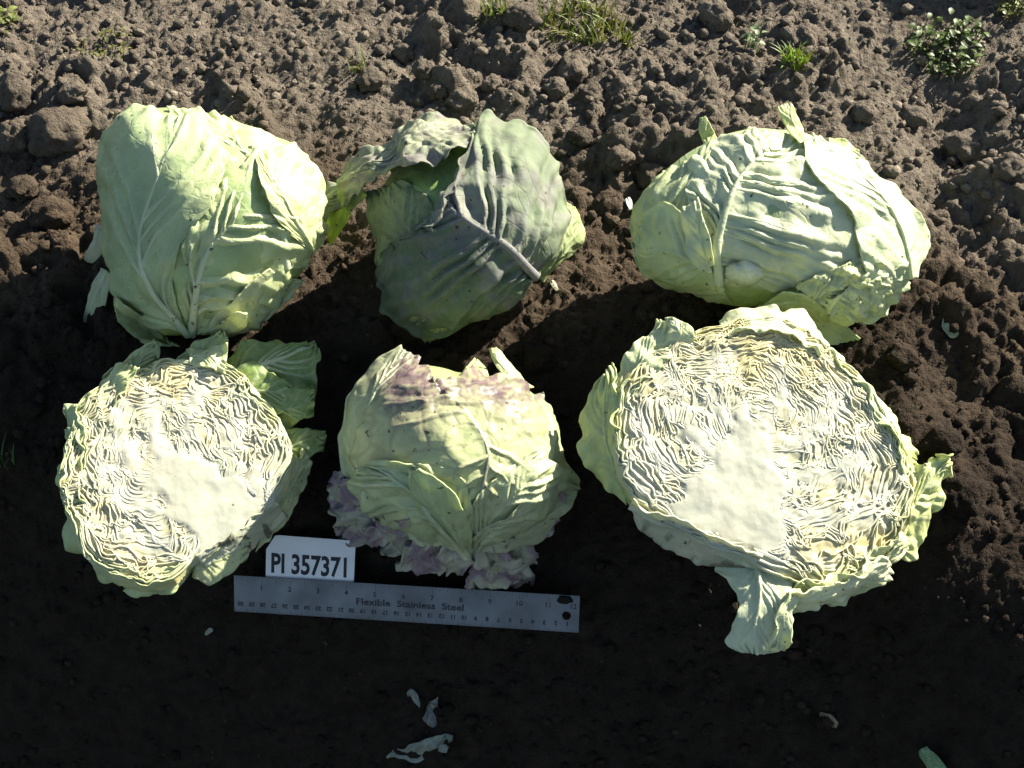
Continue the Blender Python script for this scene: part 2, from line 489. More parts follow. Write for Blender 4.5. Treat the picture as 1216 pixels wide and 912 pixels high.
# ------------------------------------------------------------------ leaves and heads
class Head:
    """a whole cabbage: closed rounded body; leaves are laid on its surface"""
    def __init__(s, name, centre, outline, depth, label, group='cabbages laid out on the bank', sink=0.012, col=(0.36, 0.44, 0.20), pale=True):
        s.cx, s.cy = centre
        o = np.array(outline, float)
        ang = np.arctan2(-(o[:, 1] - s.cy), o[:, 0] - s.cx); rad = np.hypot(o[:, 0] - s.cx, o[:, 1] - s.cy)
        k = np.argsort(ang); s.ang, s.rad = ang[k], rad[k]
        gp, gt = macro_point(*centre)
        n = macro_normal(gp[0], gp[1])
        cosv = abs(n @ FWD); sinv = math.sqrt(1 - cosv**2)
        rm = rad.mean() * gt / FPX
        sup = math.sqrt((rm * sinv) ** 2 + (depth * cosv) ** 2)
        s.zc = gt - (sup - sink) / cosv
        s.D = depth
        s.pxm = s.zc / FPX
        s.root = empty(name, gp)
        tag(s.root, label, 'cabbage', group)
        s.inv = -np.array(gp)
        s.col = np.array(col)
        s.pale = pale
    def R(s, th):
        return np.interp(th, s.ang, s.rad, period=2 * math.pi)
    def P(s, px, py, w):
        return CAM + rays(px, py) * (s.zc - np.asarray(w))[..., None]
    def bodyw(s, px, py):
        dx, dy = px - s.cx, -(py - s.cy)
        k = 1 - (np.hypot(dx, dy) / s.R(np.arctan2(dy, dx))) ** 2
        return s.D * (np.sqrt(np.maximum(k, 0) + 0.012) - 0.11 + np.minimum(k, 0) * 0.35)
    def surf(s, px, py, lift):
        return s.P(px, py, s.bodyw(px, py) + lift)
    def out_dir(s): return -FWD
    def body(s, shrink=0.965, seed=3, col=None, mat=None):
        nt_, np_ = 120, 64
        th = np.linspace(-math.pi, math.pi, nt_, endpoint=False)[:, None]; ph = np.linspace(-math.pi / 2, math.pi / 2, np_)[None, :]
        r = s.R(th) * np.cos(ph) * shrink
        px = s.cx + r * np.cos(th); py = s.cy - r * np.sin(th); w = s.D * np.sin(ph) * shrink + 0 * th
        d = 0.004 * noise(px * 0.02, py * 0.02, w * 16, seed) + 0.002 * noise(px * 0.06, py * 0.06, w * 40, seed + 1)
        w = w + d * np.sign(np.sin(ph))
        v = s.P(px, py, w).reshape(-1, 3) + s.inv
        c = np.array(col if col is not None else s.col)
        cc = c * (1 + 0.25 * noise(px.ravel() * 0.03, py.ravel() * 0.03, w.ravel() * 20, seed + 5))[:, None]
        return link('inner_head', mesh_raw('inner_head', v, grid_quads(nt_, np_, True)[:, ::-1], cc, np.stack([px.ravel() * s.pxm, py.ravel() * s.pxm], 1)), mat or M_LEAF, s.root)

def leaf(hd, mid, left, right, name='leaf', lift=0.004, ns=84, nt=60, col=None, vein_col=(0.60, 0.64, 0.42), nv=7, slant=0.38,
         mid_h=0.0025, vein_h=0.0008, pucker=0.003, wrinkle=0.003, wfreq=26, edge=0.004, efreq=60, ribs=False, rib_r=0.0016, curl=0.0, seed=1, th=0.0012, colfn=None, mat=None,
         label=None, vein_w=0.10, mid_w=0.035, vein_mix=0.55, crumple=0.0):
    """one leaf blade: midrib, left and right margins as curves over the head; raised ribs, puckered panels, wavy rim"""
    def prep(c):
        c = [tuple(q) + (0.0,) * (3 - len(q)) for q in c]
        return spline(c, ns)
    m, l, r = prep(mid), prep(left), prep(right)
    t = np.linspace(-1, 1, nt)[None, :, None]
    a = np.abs(t)
    # margins reached with a slight curve so the blade sits round the head
    g = np.where(t < 0, m[:, None] + (l[:, None] - m[:, None]) * a, m[:, None] + (r[:, None] - m[:, None]) * a)
    px, py, lf = g[..., 0], g[..., 1], g[..., 2]
    S = np.linspace(0, 1, ns)[:, None] + 0 * px; T = t[..., 0] + 0 * px; A = np.abs(T)
    pm = hd.pxm
    Ls = np.linalg.norm(np.diff(m[:, :2], axis=0), axis=1).sum() * pm
    Lm = max(Ls, np.linalg.norm(np.diff(l[:, :2], axis=0), axis=1).sum() * pm, np.linalg.norm(np.diff(r[:, :2], axis=0), axis=1).sum() * pm)
    Wd = np.abs(np.hypot(l[:, 0] - r[:, 0], l[:, 1] - r[:, 1])).max() * pm
    small = min(1.0, max(0.25, Wd / 0.10))
    frill = getattr(hd, 'frill', 1.0)
    edge = edge * (0.4 + 0.6 * small) * frill; pucker = pucker * small ** 1.3
    # ragged margin
    rag = A ** 4 * (0.4 + 0.6 * small) * frill * (0.0060 * noise(S * Lm * 34, np.sign(T), seed, seed + 1) + 0.0022 * noise(S * Lm * 95, np.sign(T), seed, seed + 6)) / pm
    cx_, cy_ = m[:, None, 0], m[:, None, 1]
    dl = np.hypot(px - cx_, py - cy_) + 1e-6
    px = px + (px - cx_) / dl * rag; py = py + (py - cy_) / dl * rag
    p = hd.surf(px, py, lift + lf + curl * A ** 3)
    du = np.gradient(p, axis=0); dv = np.gradient(p, axis=1)
    n = np.cross(du, dv); n /= np.linalg.norm(n, axis=-1, keepdims=True) + 1e-12
    if np.sum(n @ hd.out_dir()) < 0: n = -n
    # smooth the normals a little to avoid spikes at pinched ends
    for _ in range(3):
        n[1:-1] = (n[:-2] + n[1:-1] * 2 + n[2:]) / 4
        n[:, 1:-1] = (n[:, :-2] + n[:, 1:-1] * 2 + n[:, 2:]) / 4
    n /= np.linalg.norm(n, axis=-1, keepdims=True) + 1e-12
    q = (S - slant * A ** 0.85 + 0.025 * noise(S * 5, T * 4, seed, seed + 3)) * nv + np.where(T < 0, 0.35, 0.0) + seed * 0.37
    q = q + 0.42 * np.sin(q * 1.9 + seed)
    fr = q - np.floor(q)
    dist = np.abs(fr - 0.5)
    vm = np.exp(-(dist / vein_w) ** 2) * (1 - 0.75 * A) * sstep(0.0, 0.06, A)
    # twigs of the side veins
    q2 = (S + 0.55 * A + 0.04 * noise(S * 7, T * 6, seed, seed + 9)) * nv * 2.3 + seed
    f2 = q2 - np.floor(q2); d2 = np.minimum(f2, 1 - f2)
    vm2 = np.exp(-(d2 / 0.10) ** 2) * sstep(0.15, 0.4, A) * 0.35 * sstep(-0.2, 0.2, noise(S * 8, T * 8, seed, seed + 10))
    mr = np.exp(-(A / (mid_w * (1.6 - 1.2 * S))) ** 2) * (1 - 0.8 * S)
    env = np.sin(np.pi * np.clip(A, 0, 1) ** 0.6) * 0.8 + 0.2
    pu = pucker * (np.sin(np.pi * fr) ** 0.9 - 0.6) * env * np.clip(0.7 + 1.3 * noise(S * 4, T * 4, seed, seed + 4), 0.05, 2) * 1.2
    P3 = p * wfreq
    wr = wrinkle * 0.8 * (fbm(P3[..., 0], P3[..., 1], P3[..., 2] + seed * 9, seed + 20, 3) - 0.25 * np.abs(noise(P3[..., 0] * 1.7, P3[..., 1] * 1.7, P3[..., 2] * 1.7, seed + 24)) * 2)
    sg = np.sign(T) * 3
    ew = noise(S * Lm * 38, sg, seed, seed + 5) + 0.35 * noise(S * Lm * 100, sg, seed, seed + 15)
    ed = edge * 1.9 * A ** 3.5 * ew
    ed = ed + edge * 1.2 * sstep(0.8, 1, S) * noise(S * 3, T * 4, seed, seed + 8)
    pin = sstep(0, 0.06, S)
    dsp = (mid_h * mr + vein_h * vm + vein_h * 0.5 * vm2 + (pu + wr + ed) * pin)
    p = p + n * dsp[..., None]
    if crumple:
        c3 = p * 28
        p = p + crumple * np.stack([fbm(c3[..., 0], c3[..., 1], c3[..., 2] + k * 13 + seed, seed + 40 + k, 3) for k in range(3)], -1)
    base = np.array(col if col is not None else hd.col, float)
    C = np.broadcast_to(base, p.shape).copy()
    C *= (1 + 0.22 * noise(S * 3, T * 3, seed, seed + 12) + 0.10 * noise(S * 14, T * 14, seed, seed + 13))[..., None]
    if getattr(hd, 'pale', False): C = C * 0.90 + np.array([0.155, 0.138, 0.098])
    if colfn is not None: C = colfn(px, py, S, T, C)
    vv = np.clip(np.maximum(mr, np.maximum(vm * 0.8, vm2)) * vein_mix * 1.5, 0, 1)[..., None]
    C = C * (1 - vv) + np.array(vein_col) * vv
    uv = np.stack([S * Ls + seed, T * Wd * 0.5], -1).reshape(-1, 2)
    f = grid_quads(ns, nt)
    v = p.reshape(-1, 3) + hd.inv
    nn = np.cross(p[1, 0] - p[0, 0], p[0, 1] - p[0, 0])
    me = mesh_raw(name, v, f, C.reshape(-1, 3), uv)
    mat = mat or getattr(hd, 'mat', None) or M_LEAF
    o = link(name, me, mat, hd.root)
    solid(o, th, 0)
    if label: o['label'] = label
    if ribs:
        def samp(S_, T_):
            a_ = np.clip(S_, 0, 1) * (ns - 1); b_ = np.clip((T_ + 1) / 2, 0, 1) * (nt - 1)
            i0 = np.minimum(a_.astype(int), ns - 2); j0 = np.minimum(b_.astype(int), nt - 2); u = (a_ - i0)[:, None]; w_ = (b_ - j0)[:, None]
            def bl(G): return (G[i0, j0] * (1 - u) + G[i0 + 1, j0] * u) * (1 - w_) + (G[i0, j0 + 1] * (1 - u) + G[i0 + 1, j0 + 1] * u) * w_
            return bl(p), bl(n), bl(C)
        def tube(nm, S_, T_, r0, r1, mixv):
            c_, n_, cc_ = samp(S_, T_)
            for _ in range(2): c_[1:-1] = (c_[:-2] + 2 * c_[1:-1] + c_[2:]) / 4
            tg = np.gradient(c_, axis=0); tg /= np.linalg.norm(tg, axis=1, keepdims=True) + 1e-12
            b_ = np.cross(tg, n_); b_ /= np.linalg.norm(b_, axis=1, keepdims=True) + 1e-12
            m_ = np.cross(b_, tg)
            rr = np.linspace(r0, r1, len(c_))[:, None]
            a6 = np.linspace(0, 2 * math.pi, 8, endpoint=False)
            vv_ = np.stack([c_ + b_ * rr * 1.25 * math.cos(x_) + m_ * rr * (0.75 * math.sin(x_) + 0.15) for x_ in a6], 1)
            q_ = np.array([[i_ * 8 + k_, i_ * 8 + (k_ + 1) % 8, (i_ + 1) * 8 + (k_ + 1) % 8, (i_ + 1) * 8 + k_] for i_ in range(len(c_) - 1) for k_ in range(8)])
            col_ = np.repeat(cc_ * (1 - mixv) + np.array(vein_col) * mixv, 8, 0)
            uv_ = np.zeros((len(col_), 2)); uv_[:, 0] = np.repeat(np.arange(len(c_)) * 0.003, 8)
            link(nm, mesh_raw(nm, vv_.reshape(-1, 3) + hd.inv, q_, col_, uv_), mat or M_LEAF, o)
        qt_ = np.linspace(seed * 0.37 - 3, seed * 0.37 + nv + 5, 4000); qv_ = np.maximum.accumulate(qt_ + 0.42 * np.sin(qt_ * 1.9 + seed))
        def qinv(v_): return float(np.interp(v_, qv_, qt_))
        s_ = np.linspace(0.01, 0.93, 50)
        tube('midrib', s_, 0.008 * np.sin(s_ * 9 + seed), rib_r * 2.0, rib_r * 0.3, 0.8)
        for side in (-1, 1):
            ph = 0.35 if side < 0 else 0.0
            for k_ in range(-2, int(nv) + 4):
                s0 = qinv(k_ + 0.5 + math.floor(seed * 0.37)) 
                s0 = (s0 - ph - seed * 0.37) / nv
                if s0 < 0.06 or s0 > 0.9: continue
                a_ = np.linspace(0.0, random.Random(seed * 31 + k_).uniform(0.55, 0.85), 30)
                ss = s0 + slant * a_ ** 0.85 + 0.012 * np.sin(a_ * 7 + k_)
                okk = (ss < 0.97) & (ss > 0.02)
                if okk.sum() < 8: continue
                tube('vein', ss[okk], side * a_[okk], rib_r * 0.85, rib_r * 0.15, 0.6)
    return o

class Half:
    """a cut half: flat-ish face of packed leaf layers on a half-dome"""
    def __init__(s, name, centre, outline, tilt, roll, lead, label, group='cabbages laid out on the bank', thick=0.11, col=(0.40, 0.48, 0.22)):
        s.cx, s.cy = centre
        gp, gt = macro_point(*centre)
        s.N = -FWD * math.cos(tilt) + UP * math.sin(tilt)
        s.N = s.N * math.cos(roll) + RIGHT * math.sin(roll)
        s.N /= np.linalg.norm(s.N)
        s.zc = gt - lead
        s.P0 = CAM + rays(*centre) * s.zc
        s.e1 = RIGHT - s.N * (RIGHT @ s.N); s.e1 /= np.linalg.norm(s.e1)
        s.e2 = np.cross(s.N, s.e1)
        s.pxm = s.zc / FPX
        s.root = empty(name, gp)
        tag(s.root, label, 'cabbage half', group)
        s.inv = -np.array(gp)
        s.thick = thick
        s.col = np.array(col)
        s.pale = True
        s.frill = 2.2
        s.out = s.to2(np.array(outline, float))
    def on_plane(s, px, py):
        r = rays(px, py)
        k = ((s.P0 - CAM) @ s.N) / (r @ s.N)
        return CAM + r * k[..., None]
    def to2(s, pts):
        p = s.on_plane(pts[:, 0], pts[:, 1]) - s.P0
        return np.stack([p @ s.e1, p @ s.e2], 1)
    def surf(s, px, py, lift):
        px = np.asarray(px, float)
        return s.on_plane(px, np.asarray(py, float)) + s.N * (np.asarray(lift) + 0 * px)[..., None]
    def to3(s, a, b, h):
        return s.P0 + a[..., None] * s.e1 + b[..., None] * s.e2 + np.asarray(h)[..., None] * s.N
    def out_dir(s): return s.N

def inside(poly, x, y):
    r = np.zeros(x.shape, bool)
    j = len(poly) - 1
    for i in range(len(poly)):
        xi, yi = poly[i]; xj, yj = poly[j]
        r ^= ((yi > y) != (yj > y)) & (x < (xj - xi) * (y - yi) / (yj - yi + 1e-15) + xi)
        j = i
    return r

def cut_face(hd, apex, core_px, nlay, colfn, warp=1.0, seed=1, loose=None, ribs=()):
    A = hd.to2(np.array([apex], float))[0]
    o = hd.out - A
    ang = np.arctan2(o[:, 1], o[:, 0]); rad = np.hypot(o[:, 0], o[:, 1]); k = np.argsort(ang); ang, rad = ang[k], rad[k]
    def R(th): return np.interp(th, ang, rad, period=2 * math.pi)
    core = hd.to2(np.array(core_px, float))
    core = spline(np.r_[core, core[:1]], 90)[:-1]
    strokes = []
    for rb in ribs:
        q = spline(hd.to2(np.array(rb, float)), 60)
        strokes.append((q, np.linspace(0.0022, 0.0001, 60)))
    def sdf(x, y, st=True):
        """signed distance (negative inside) to the solid heart and the thick ribs leaving it"""
        sh = np.shape(x); x = np.ravel(x); y = np.ravel(y)
        x2 = x + 0.003 * noise(x * 80, y * 80, 0, seed + 71); y2 = y + 0.003 * noise(x * 80, y * 80, 5, seed + 72)
        d = np.full(len(x), 9.0)
        for a_, b_ in core: d = np.minimum(d, (x2 - a_) ** 2 + (y2 - b_) ** 2)
        d = np.sqrt(d); d = np.where(inside(core, x2, y2), -d, d)
        for q, w in (strokes if st else ()):
            for (a_, b_), w_ in zip(q, w): d = np.minimum(d, np.hypot(x2 - a_, y2 - b_) - w_)
        return d.reshape(sh)
    WHITE = np.array([0.50, 0.49, 0.42])
    # dome behind the face
    nt_, n1 = 160, 30
    th = np.linspace(-math.pi, math.pi, nt_, endpoint=False)[:, None]
    ph = np.linspace(-math.pi / 2, 0, n1)[None, :]
    rr = R(th) * np.cos(ph) * 0.985; hh = hd.thick * np.sin(ph) - 0.013 + 0 * th
    l2 = np.linspace(0.98, 0.0, 12)[None, :]
    r_ = np.concatenate([rr, R(th) * l2], 1); h_ = np.concatenate([hh, -0.013 + 0 * th + 0 * l2], 1)
    x = A[0] + r_ * np.cos(th); y = A[1] + r_ * np.sin(th)
    v = hd.to3(x, y, h_).reshape(-1, 3) + hd.inv
    link('inner_head', mesh_raw('inner_head', v, grid_quads(nt_, n1 + 12, True)[:, ::-1], np.repeat(hd.col[None], x.size, 0), np.stack([x.ravel(), y.ravel()], 1)), M_CUT, hd.root)
    # the face: packed leaf layers with gaps between them, fusing into a solid white heart
    G = 0.0010
    mn, mx = hd.out.min(0) - 0.004, hd.out.max(0) + 0.004
    xs = np.arange(mn[0], mx[0], G); ys = np.arange(mn[1], mx[1], G)
    CX, CY = np.meshgrid(xs, ys, indexing='ij')
    def rough_lam(x_, y_):
        dx, dy = x_ - A[0], y_ - A[1]
        return np.hypot(dx, dy) / R(np.arctan2(dy, dx))
    lam = rough_lam(CX, CY) + 0.02 * noise(CX * 70, CY * 70, 0, seed + 9)
    core_d = np.full(CX.shape, 9.0)
    sub = (slice(None, None, 3), slice(None, None, 3))
    def up(F):
        k_ = np.repeat(np.repeat(F, 3, 0), 3, 1)[:CX.shape[0], :CX.shape[1]]
        k_[1:-1, 1:-1] = (k_[1:-1, 1:-1] * 2 + k_[:-2, 1:-1] + k_[2:, 1:-1] + k_[1:-1, :-2] + k_[1:-1, 2:]) / 6
        k_[2:-2, 2:-2] = (k_[2:-2, 2:-2] * 2 + k_[:-4, 2:-2] + k_[4:, 2:-2] + k_[2:-2, :-4] + k_[2:-2, 4:]) / 6
        return k_
    D = up(sdf(CX[sub], CY[sub])) + 0.010 * noise(CX * 34, CY * 34, 2, seed + 43) + 0.005 * noise(CX * 85, CY * 85, 2, seed + 44)
    lo = 1.0 if loose is None else loose(CX, CY)
    edgef = sstep(1.0, 0.86, lam) * 0.85 + 0.15
    zone = np.clip(0.85 + 1.6 * noise(CX * 22, CY * 22, 1, seed + 19), 0.10, 1.6)
    wr_ = warp * lo * edgef
    def wv(ph_):
        return wr_ * (0.0125 * noise(CX * 38 + ph_, CY * 38, 0.3, seed + 20) + zone * (0.0066 * noise(CX * 84 + ph_, CY * 84, 0.7, seed + 21) + 0.0012 * noise(CX * 210 + ph_, CY * 210, 0.2, seed + 22)))
    phi = rough_lam(CX + wv(0.0), CY + wv(9.37)) * nlay
    phi = phi + 0.5 * noise(np.arctan2(CY - A[1], CX - A[0]) * 1.3, lam * 3, 0, seed + 25)
    gx_, gy_ = np.gradient(phi, G)
    gm = np.clip(np.hypot(gx_, gy_), 60, 4000)
    fr = phi - np.floor(phi)
    dd = np.minimum(fr, 1 - fr) / gm                       # metres to the nearest gap
    half = 0.5 / gm                                        # half the layer's local thickness
    dm = np.minimum(np.abs(fr - 0.5), 0.5) / gm            # metres to the middle of the layer
    rw = np.minimum(0.0009 + 0.0008 * sstep(-0.3, 0.4, noise(CX * 75, CY * 75, 4, seed + 26)), half * 0.62)
    ridge = np.exp(-(dm / rw) ** 4)
    fuse = sstep(-0.008, 0.014, D + 0.012 * noise(CX * 60, CY * 60, 0, seed + 40))
    tall = 0.0006 + 0.0009 * sstep(-0.35, 0.45, noise(CX * 52, CY * 52, 6, seed + 27))
    lay = np.floor(phi).astype(np.int64)
    lh = (_hash(lay, lay * 0, lay * 0, seed) & 1023) / 1023.0
    gap_ = 1 - ridge
    top = 0.0030 * noise(CX * 46, CY * 46, 2, seed + 28) + 0.0012 * noise(CX * 120, CY * 120, 2, seed + 29)
    ch = fuse * (top + tall * (ridge - 1) * (0.75 + 0.5 * lh) * (0.35 + 0.65 * sstep(0.0, 0.03, D))) + (1 - fuse) * (0.0008 * fbm(CX * 42, CY * 42, 0, seed + 4)) + 0.0010 * sstep(0.004, -0.006, D)
    ch = ch - 0.0035 * np.clip(lam, 0, 1.05) ** 4 - 0.008 * sstep(0.955, 1.0, lam)
    C = colfn(CX - A[0], CY - A[1], np.clip(lam, 0, 1), 0 * lam)
    C = C * (0.90 + 0.20 * lh[..., None]) * (1 + 0.08 * noise(CX * 60, CY * 60, 0, seed + 34))[..., None]
    C = tintc(C, 0.75 * gap_ * fuse * (0.3 + 0.7 * sstep(0.0, 0.03, D)) * sstep(-0.5, 0.3, noise(CX * 30, CY * 30, 8, seed + 41)), (0.60, 0.46, 0.14))  # gaps tinted yellow: inner leaf colour plus painted glow of light bleeding through
    w_ = np.exp(-np.maximum(D + 0.006 * noise(CX * 60, CY * 60, 0, seed + 40), 0) / 0.019) * 0.92
    cax = core.mean(0) - A; cax = cax / (np.linalg.norm(cax) + 1e-9)
    al = CX * cax[0] + CY * cax[1]; ac = -CX * cax[1] + CY * cax[0]
    fib = 1 + 0.025 * noise(ac * 200, al * 40, 0, seed + 50) + 0.04 * noise(ac * 70, al * 30, 1, seed + 51) + 0.07 * noise(CX * 40, CY * 40, 1, seed + 52)
    wc = WHITE * fib[..., None] * np.array([0.99, 1.0, 0.97])
    wv_ = np.clip(w_ * (1 - 0.5 * gap_ * fuse), 0, 1)[..., None]
    C = C * (1 - wv_) + wc * wv_
    q = grid_quads(len(xs), len(ys))
    nx_, ny_ = len(xs) - 1, len(ys) - 1
    inb = (lam < 1.0).ravel()
    ok = inb[q].all(1)
    cl = np.where(D[:-1, :-1] < -0.001, -1, lay[:-1, :-1]).ravel()
    cl = np.where(ok, cl, -99).reshape(nx_, ny_)
    V = hd.to3(CX, CY, ch).reshape(-1, 3) + hd.inv; Cf = C.reshape(-1, 3); UVf = np.stack([CX.ravel(), CY.ravel()], 1)
    def piece(nm, cells, mat):
        qq = q[cells]; used, invx = np.unique(qq, return_inverse=True)
        return link(nm, mesh_raw(nm, V[used], invx.reshape(-1, 4), Cf[used], UVf[used]), mat, hd.root)
    cf = cl.ravel()
    piece('core', np.flatnonzero(cf == -1), M_CUT)
    piece('packed_leaves', np.flatnonzero(cf >= 0), M_CUT)
    # leaf edges standing out of the cut: wavy walls rooted in the packed leaves
    def samp(F, x_, y_):
        a_ = np.clip((x_ - xs[0]) / G, 0, len(xs) - 1.001); b_ = np.clip((y_ - ys[0]) / G, 0, len(ys) - 1.001)
        i0, j0 = a_.astype(int), b_.astype(int); u, w2 = a_ - i0, b_ - j0
        return (F[i0, j0] * (1 - u) + F[i0 + 1, j0] * u) * (1 - w2) + (F[i0, j0 + 1] * (1 - u) + F[i0 + 1, j0 + 1] * u) * w2
    smooth_h = ch - (ch - top * fuse) * 0.6
    pieces = []
    rr_ = random.Random(seed)
    nl2 = int(nlay * 2.35)
    STEP = 0.0010
    for kk in range(nl2):
        lam0 = 0.04 + 0.94 * ((kk + 0.5) / nl2)
        n = max(40, int(2 * math.pi * lam0 * rad.mean() / STEP))
        tt = np.linspace(-math.pi, math.pi, n) + rr_.uniform(0, 6.28)
        tt = (tt + math.pi) % (2 * math.pi) - math.pi
        lm = np.clip(lam0 + 0.040 * noise(np.cos(tt) * 1.7, np.sin(tt) * 1.7, kk * 0.5, seed + 11), 0.03, 0.975)
        bx = A[0] + lm * R(tt) * np.cos(tt); by = A[1] + lm * R(tt) * np.sin(tt)
        lo2 = 1.0 if loose is None else loose(bx, by)
        wr2 = warp * lo2 * (sstep(1.0, 0.84, lm) * 0.8 + 0.2)
        zc = kk * 0.16
        zn = np.clip(0.8 + 1.5 * noise(bx * 26, by * 26, 1, seed + 19), 0.2, 1.6)
        def w1(o_): return wr2 * 1.7 * (0.0075 * noise(bx * 42 + o_, by * 42, zc * 0.4, seed + 20) + zn * (0.0052 * noise(bx * 105 + o_, by * 105, zc, seed + 21) + 0.0012 * noise(bx * 260 + o_, by * 260, zc, seed + 22)))
        cx_, cy_ = bx + w1(0.0), by + w1(9.0)
        dq = samp(D, cx_, cy_); lq = rough_lam(cx_, cy_)
        brk = np.zeros(n, bool)
        for _ in range(rr_.choice([1, 2, 2, 3])):
            i0 = rr_.randrange(n); brk[i0:i0 + rr_.randrange(3, 25)] = True
        okk = (dq > -0.004) & (lq < 0.985) & ~brk
        a0 = 0
        while a0 < n:
            if not okk[a0]: a0 += 1; continue
            b0 = a0
            while b0 < n and okk[b0]: b0 += 1
            if b0 - a0 >= 9:
                sl = slice(a0, b0); qx, qy, ql, qd = cx_[sl], cy_[sl], lm[sl], dq[sl]; m_ = b0 - a0
                tx, ty = np.gradient(qx), np.gradient(qy); tl = np.hypot(tx, ty) + 1e-9
                nx2, ny2 = -ty / tl, tx / tl
                e = np.minimum(np.arange(m_), np.arange(m_)[::-1]) * STEP
                thk = (0.00064 + 0.00042 * noise(qx * 70, qy * 70, kk, seed + 30) + 0.0006 * np.exp(-qd / 0.012)) * (0.35 + 0.65 * sstep(0, 0.006, e))
                proud = (0.0004 + 0.0009 * sstep(-0.4, 0.5, noise(qx * 60, qy * 60, kk * 0.7, seed + 31))) * (0.12 * sstep(-0.005, 0.004, qd) + 0.88 * sstep(-0.004, 0.030, qd + 0.012 * noise(qx * 60, qy * 60, 0, seed + 40))) * (0.2 + 0.8 * sstep(0, 0.006, e))
                z0 = samp(smooth_h, qx, qy); tp = z0 + proud
                lean = 0.0020 * noise(qx * 45, qy * 45, kk * 0.5, seed + 33)
                vv = []
                for (o_, dh) in [(-1.1, None), (-1.0, -0.0005), (-0.6, 0.0), (0.6, 0.0), (1.0, -0.0005), (1.1, None)]:
                    sh = lean if dh is not None else 0 * lean
                    vv.append(hd.to3(qx + nx2 * (thk * o_ + sh), qy + ny2 * (thk * o_ + sh), (z0 - 0.004) if dh is None else tp + dh))
                v = np.stack(vv, 1).reshape(-1, 3) + hd.inv
                cb = colfn(qx - A[0], qy - A[1], ql, 0 * ql) * (1.05 + 0.12 * noise(qx * 60, qy * 60, kk, seed + 34))[:, None]
                w3 = (0.85 * np.exp(-np.maximum(qd, 0) / 0.017))[:, None]
                cb = cb * (1 - w3) + WHITE * w3
                side = cb * np.array([1.0, 0.92, 0.62])  # wall sides coloured warmer to stand in for light glowing through
                pieces.append((m_, v, np.stack([side, cb, cb, cb, cb, side], 1).reshape(-1, 3), np.repeat(np.stack([qx, qy], 1), 6, 0)))
            a0 = b0
    pieces.sort(key=lambda q_: -q_[0])
    for m_, v, c, u in pieces[:270]:
        link('leaf_layer', mesh_raw('leaf_layer', v, grid_quads(m_, 6), c, u), M_CUT, hd.root)
    rest = pieces[270:]
    if rest:
        off, qs = 0, []
        for m_, v, c, u in rest:
            qs.append(grid_quads(m_, 6) + off); off += len(v)
        link('leaf_layer_ends', mesh_raw('leaf_layer_ends', np.vstack([q_[1] for q_ in rest]), np.vstack(qs), np.vstack([q_[2] for q_ in rest]), np.vstack([q_[3] for q_ in rest])), M_CUT, hd.root)['kind'] = 'stuff'

def tintc(C, f, c): f = np.clip(f, 0, 1)[..., None]; return C * (1 - f) + np.array(c) * f
PURPLE = np.array([0.150, 0.088, 0.112])
GREYP = np.array([0.30, 0.28, 0.29])
def blob(px, py, x, y, rx, ry): return np.exp(-((px - x) / rx) ** 2 - ((py - y) / ry) ** 2)
def tintc(C, f, c): f = np.clip(f, 0, 1)[..., None]; return C * (1 - f) + np.array(c) * f

# ---------------------------------------------------- head 1: tall pale head at upper left
h1 = Head('whole_cabbage', (248, 262), [(141,132),(179,124),(228,126),(274,140),(327,158),(358,170),(369,195),(383,223),(388,240),(381,286),(369,314),(348,342),(320,370),(295,391),(256,402),(225,402),(193,403),(165,381),(138,366),(127,325),(120,275),(118,223),(121,181),(130,146)],
          0.098, 'pale green whole cabbage head at the upper left, tallest of the top row', col=(0.37, 0.46, 0.20))
h1.body(seed=5)
def c1(px, py, S, T, C): return tintc(C, 0.55 * blob(px, py, 150, 250, 60, 120), (0.27, 0.38, 0.20))
leaf(h1, [(340,320),(330,250),(296,188),(240,130)], [(330,330),(292,280),(252,215),(200,128)], [(366,318),(390,240),(366,188),(278,140)], lift=0.003, seed=3, nv=5, ribs=True, pucker=0.004, wrinkle=0.004, col=(0.45, 0.53, 0.24))
leaf(h1, [(228,398),(233,345),(246,300),(285,255),(335,215)], [(228,398),(208,345),(222,280),(262,220),(310,172)], [(232,398),(300,384),(345,340),(372,300),(382,258)], lift=0.006, seed=6, nv=7, ribs=True, pucker=0.006, wrinkle=0.006, vein_h=0.003, edge=0.006, slant=0.3, col=(0.42, 0.50, 0.22))
leaf(h1, [(225,398),(182,345),(166,300),(172,255),(190,200),(212,140)], [(222,398),(150,374),(123,300),(117,225),(126,150),(165,125)], [(226,398),(206,350),(216,290),(252,240),(266,190),(240,130)], lift=0.009, seed=8, nv=6, ribs=True, pucker=0.0025, wrinkle=0.0025, colfn=c1, edge=0.003, col=(0.36, 0.45, 0.20), vein_h=0.002)
leaf(h1, [(372,300),(352,262),(330,225),(306,178)], [(360,292),(330,262),(312,225),(300,170)], [(384,290),(384,250),(372,205),(352,172)], lift=0.012, seed=11, nv=5, pucker=0.004, wrinkle=0.005, edge=0.006, col=(0.46, 0.52, 0.22))
leaf(h1, [(255,398),(300,372),(340,335)], [(245,392),(280,350),(320,318)], [(262,402),(320,378),(362,330)], lift=0.009, seed=13, nv=4, pucker=0.004, wrinkle=0.006, col=(0.44, 0.50, 0.26), ns=50, nt=34)
leaf(h1, [(196,402,-.03),(160,384,0),(136,366,.02)], [(200,410,-.03),(165,402,.005),(140,380,.018)], [(188,392,-.02),(158,366,.012),(136,352,.01)], lift=0.01, seed=14, ns=46, nt=30, wrinkle=0.004, edge=0.005, col=(0.34, 0.42, 0.16))
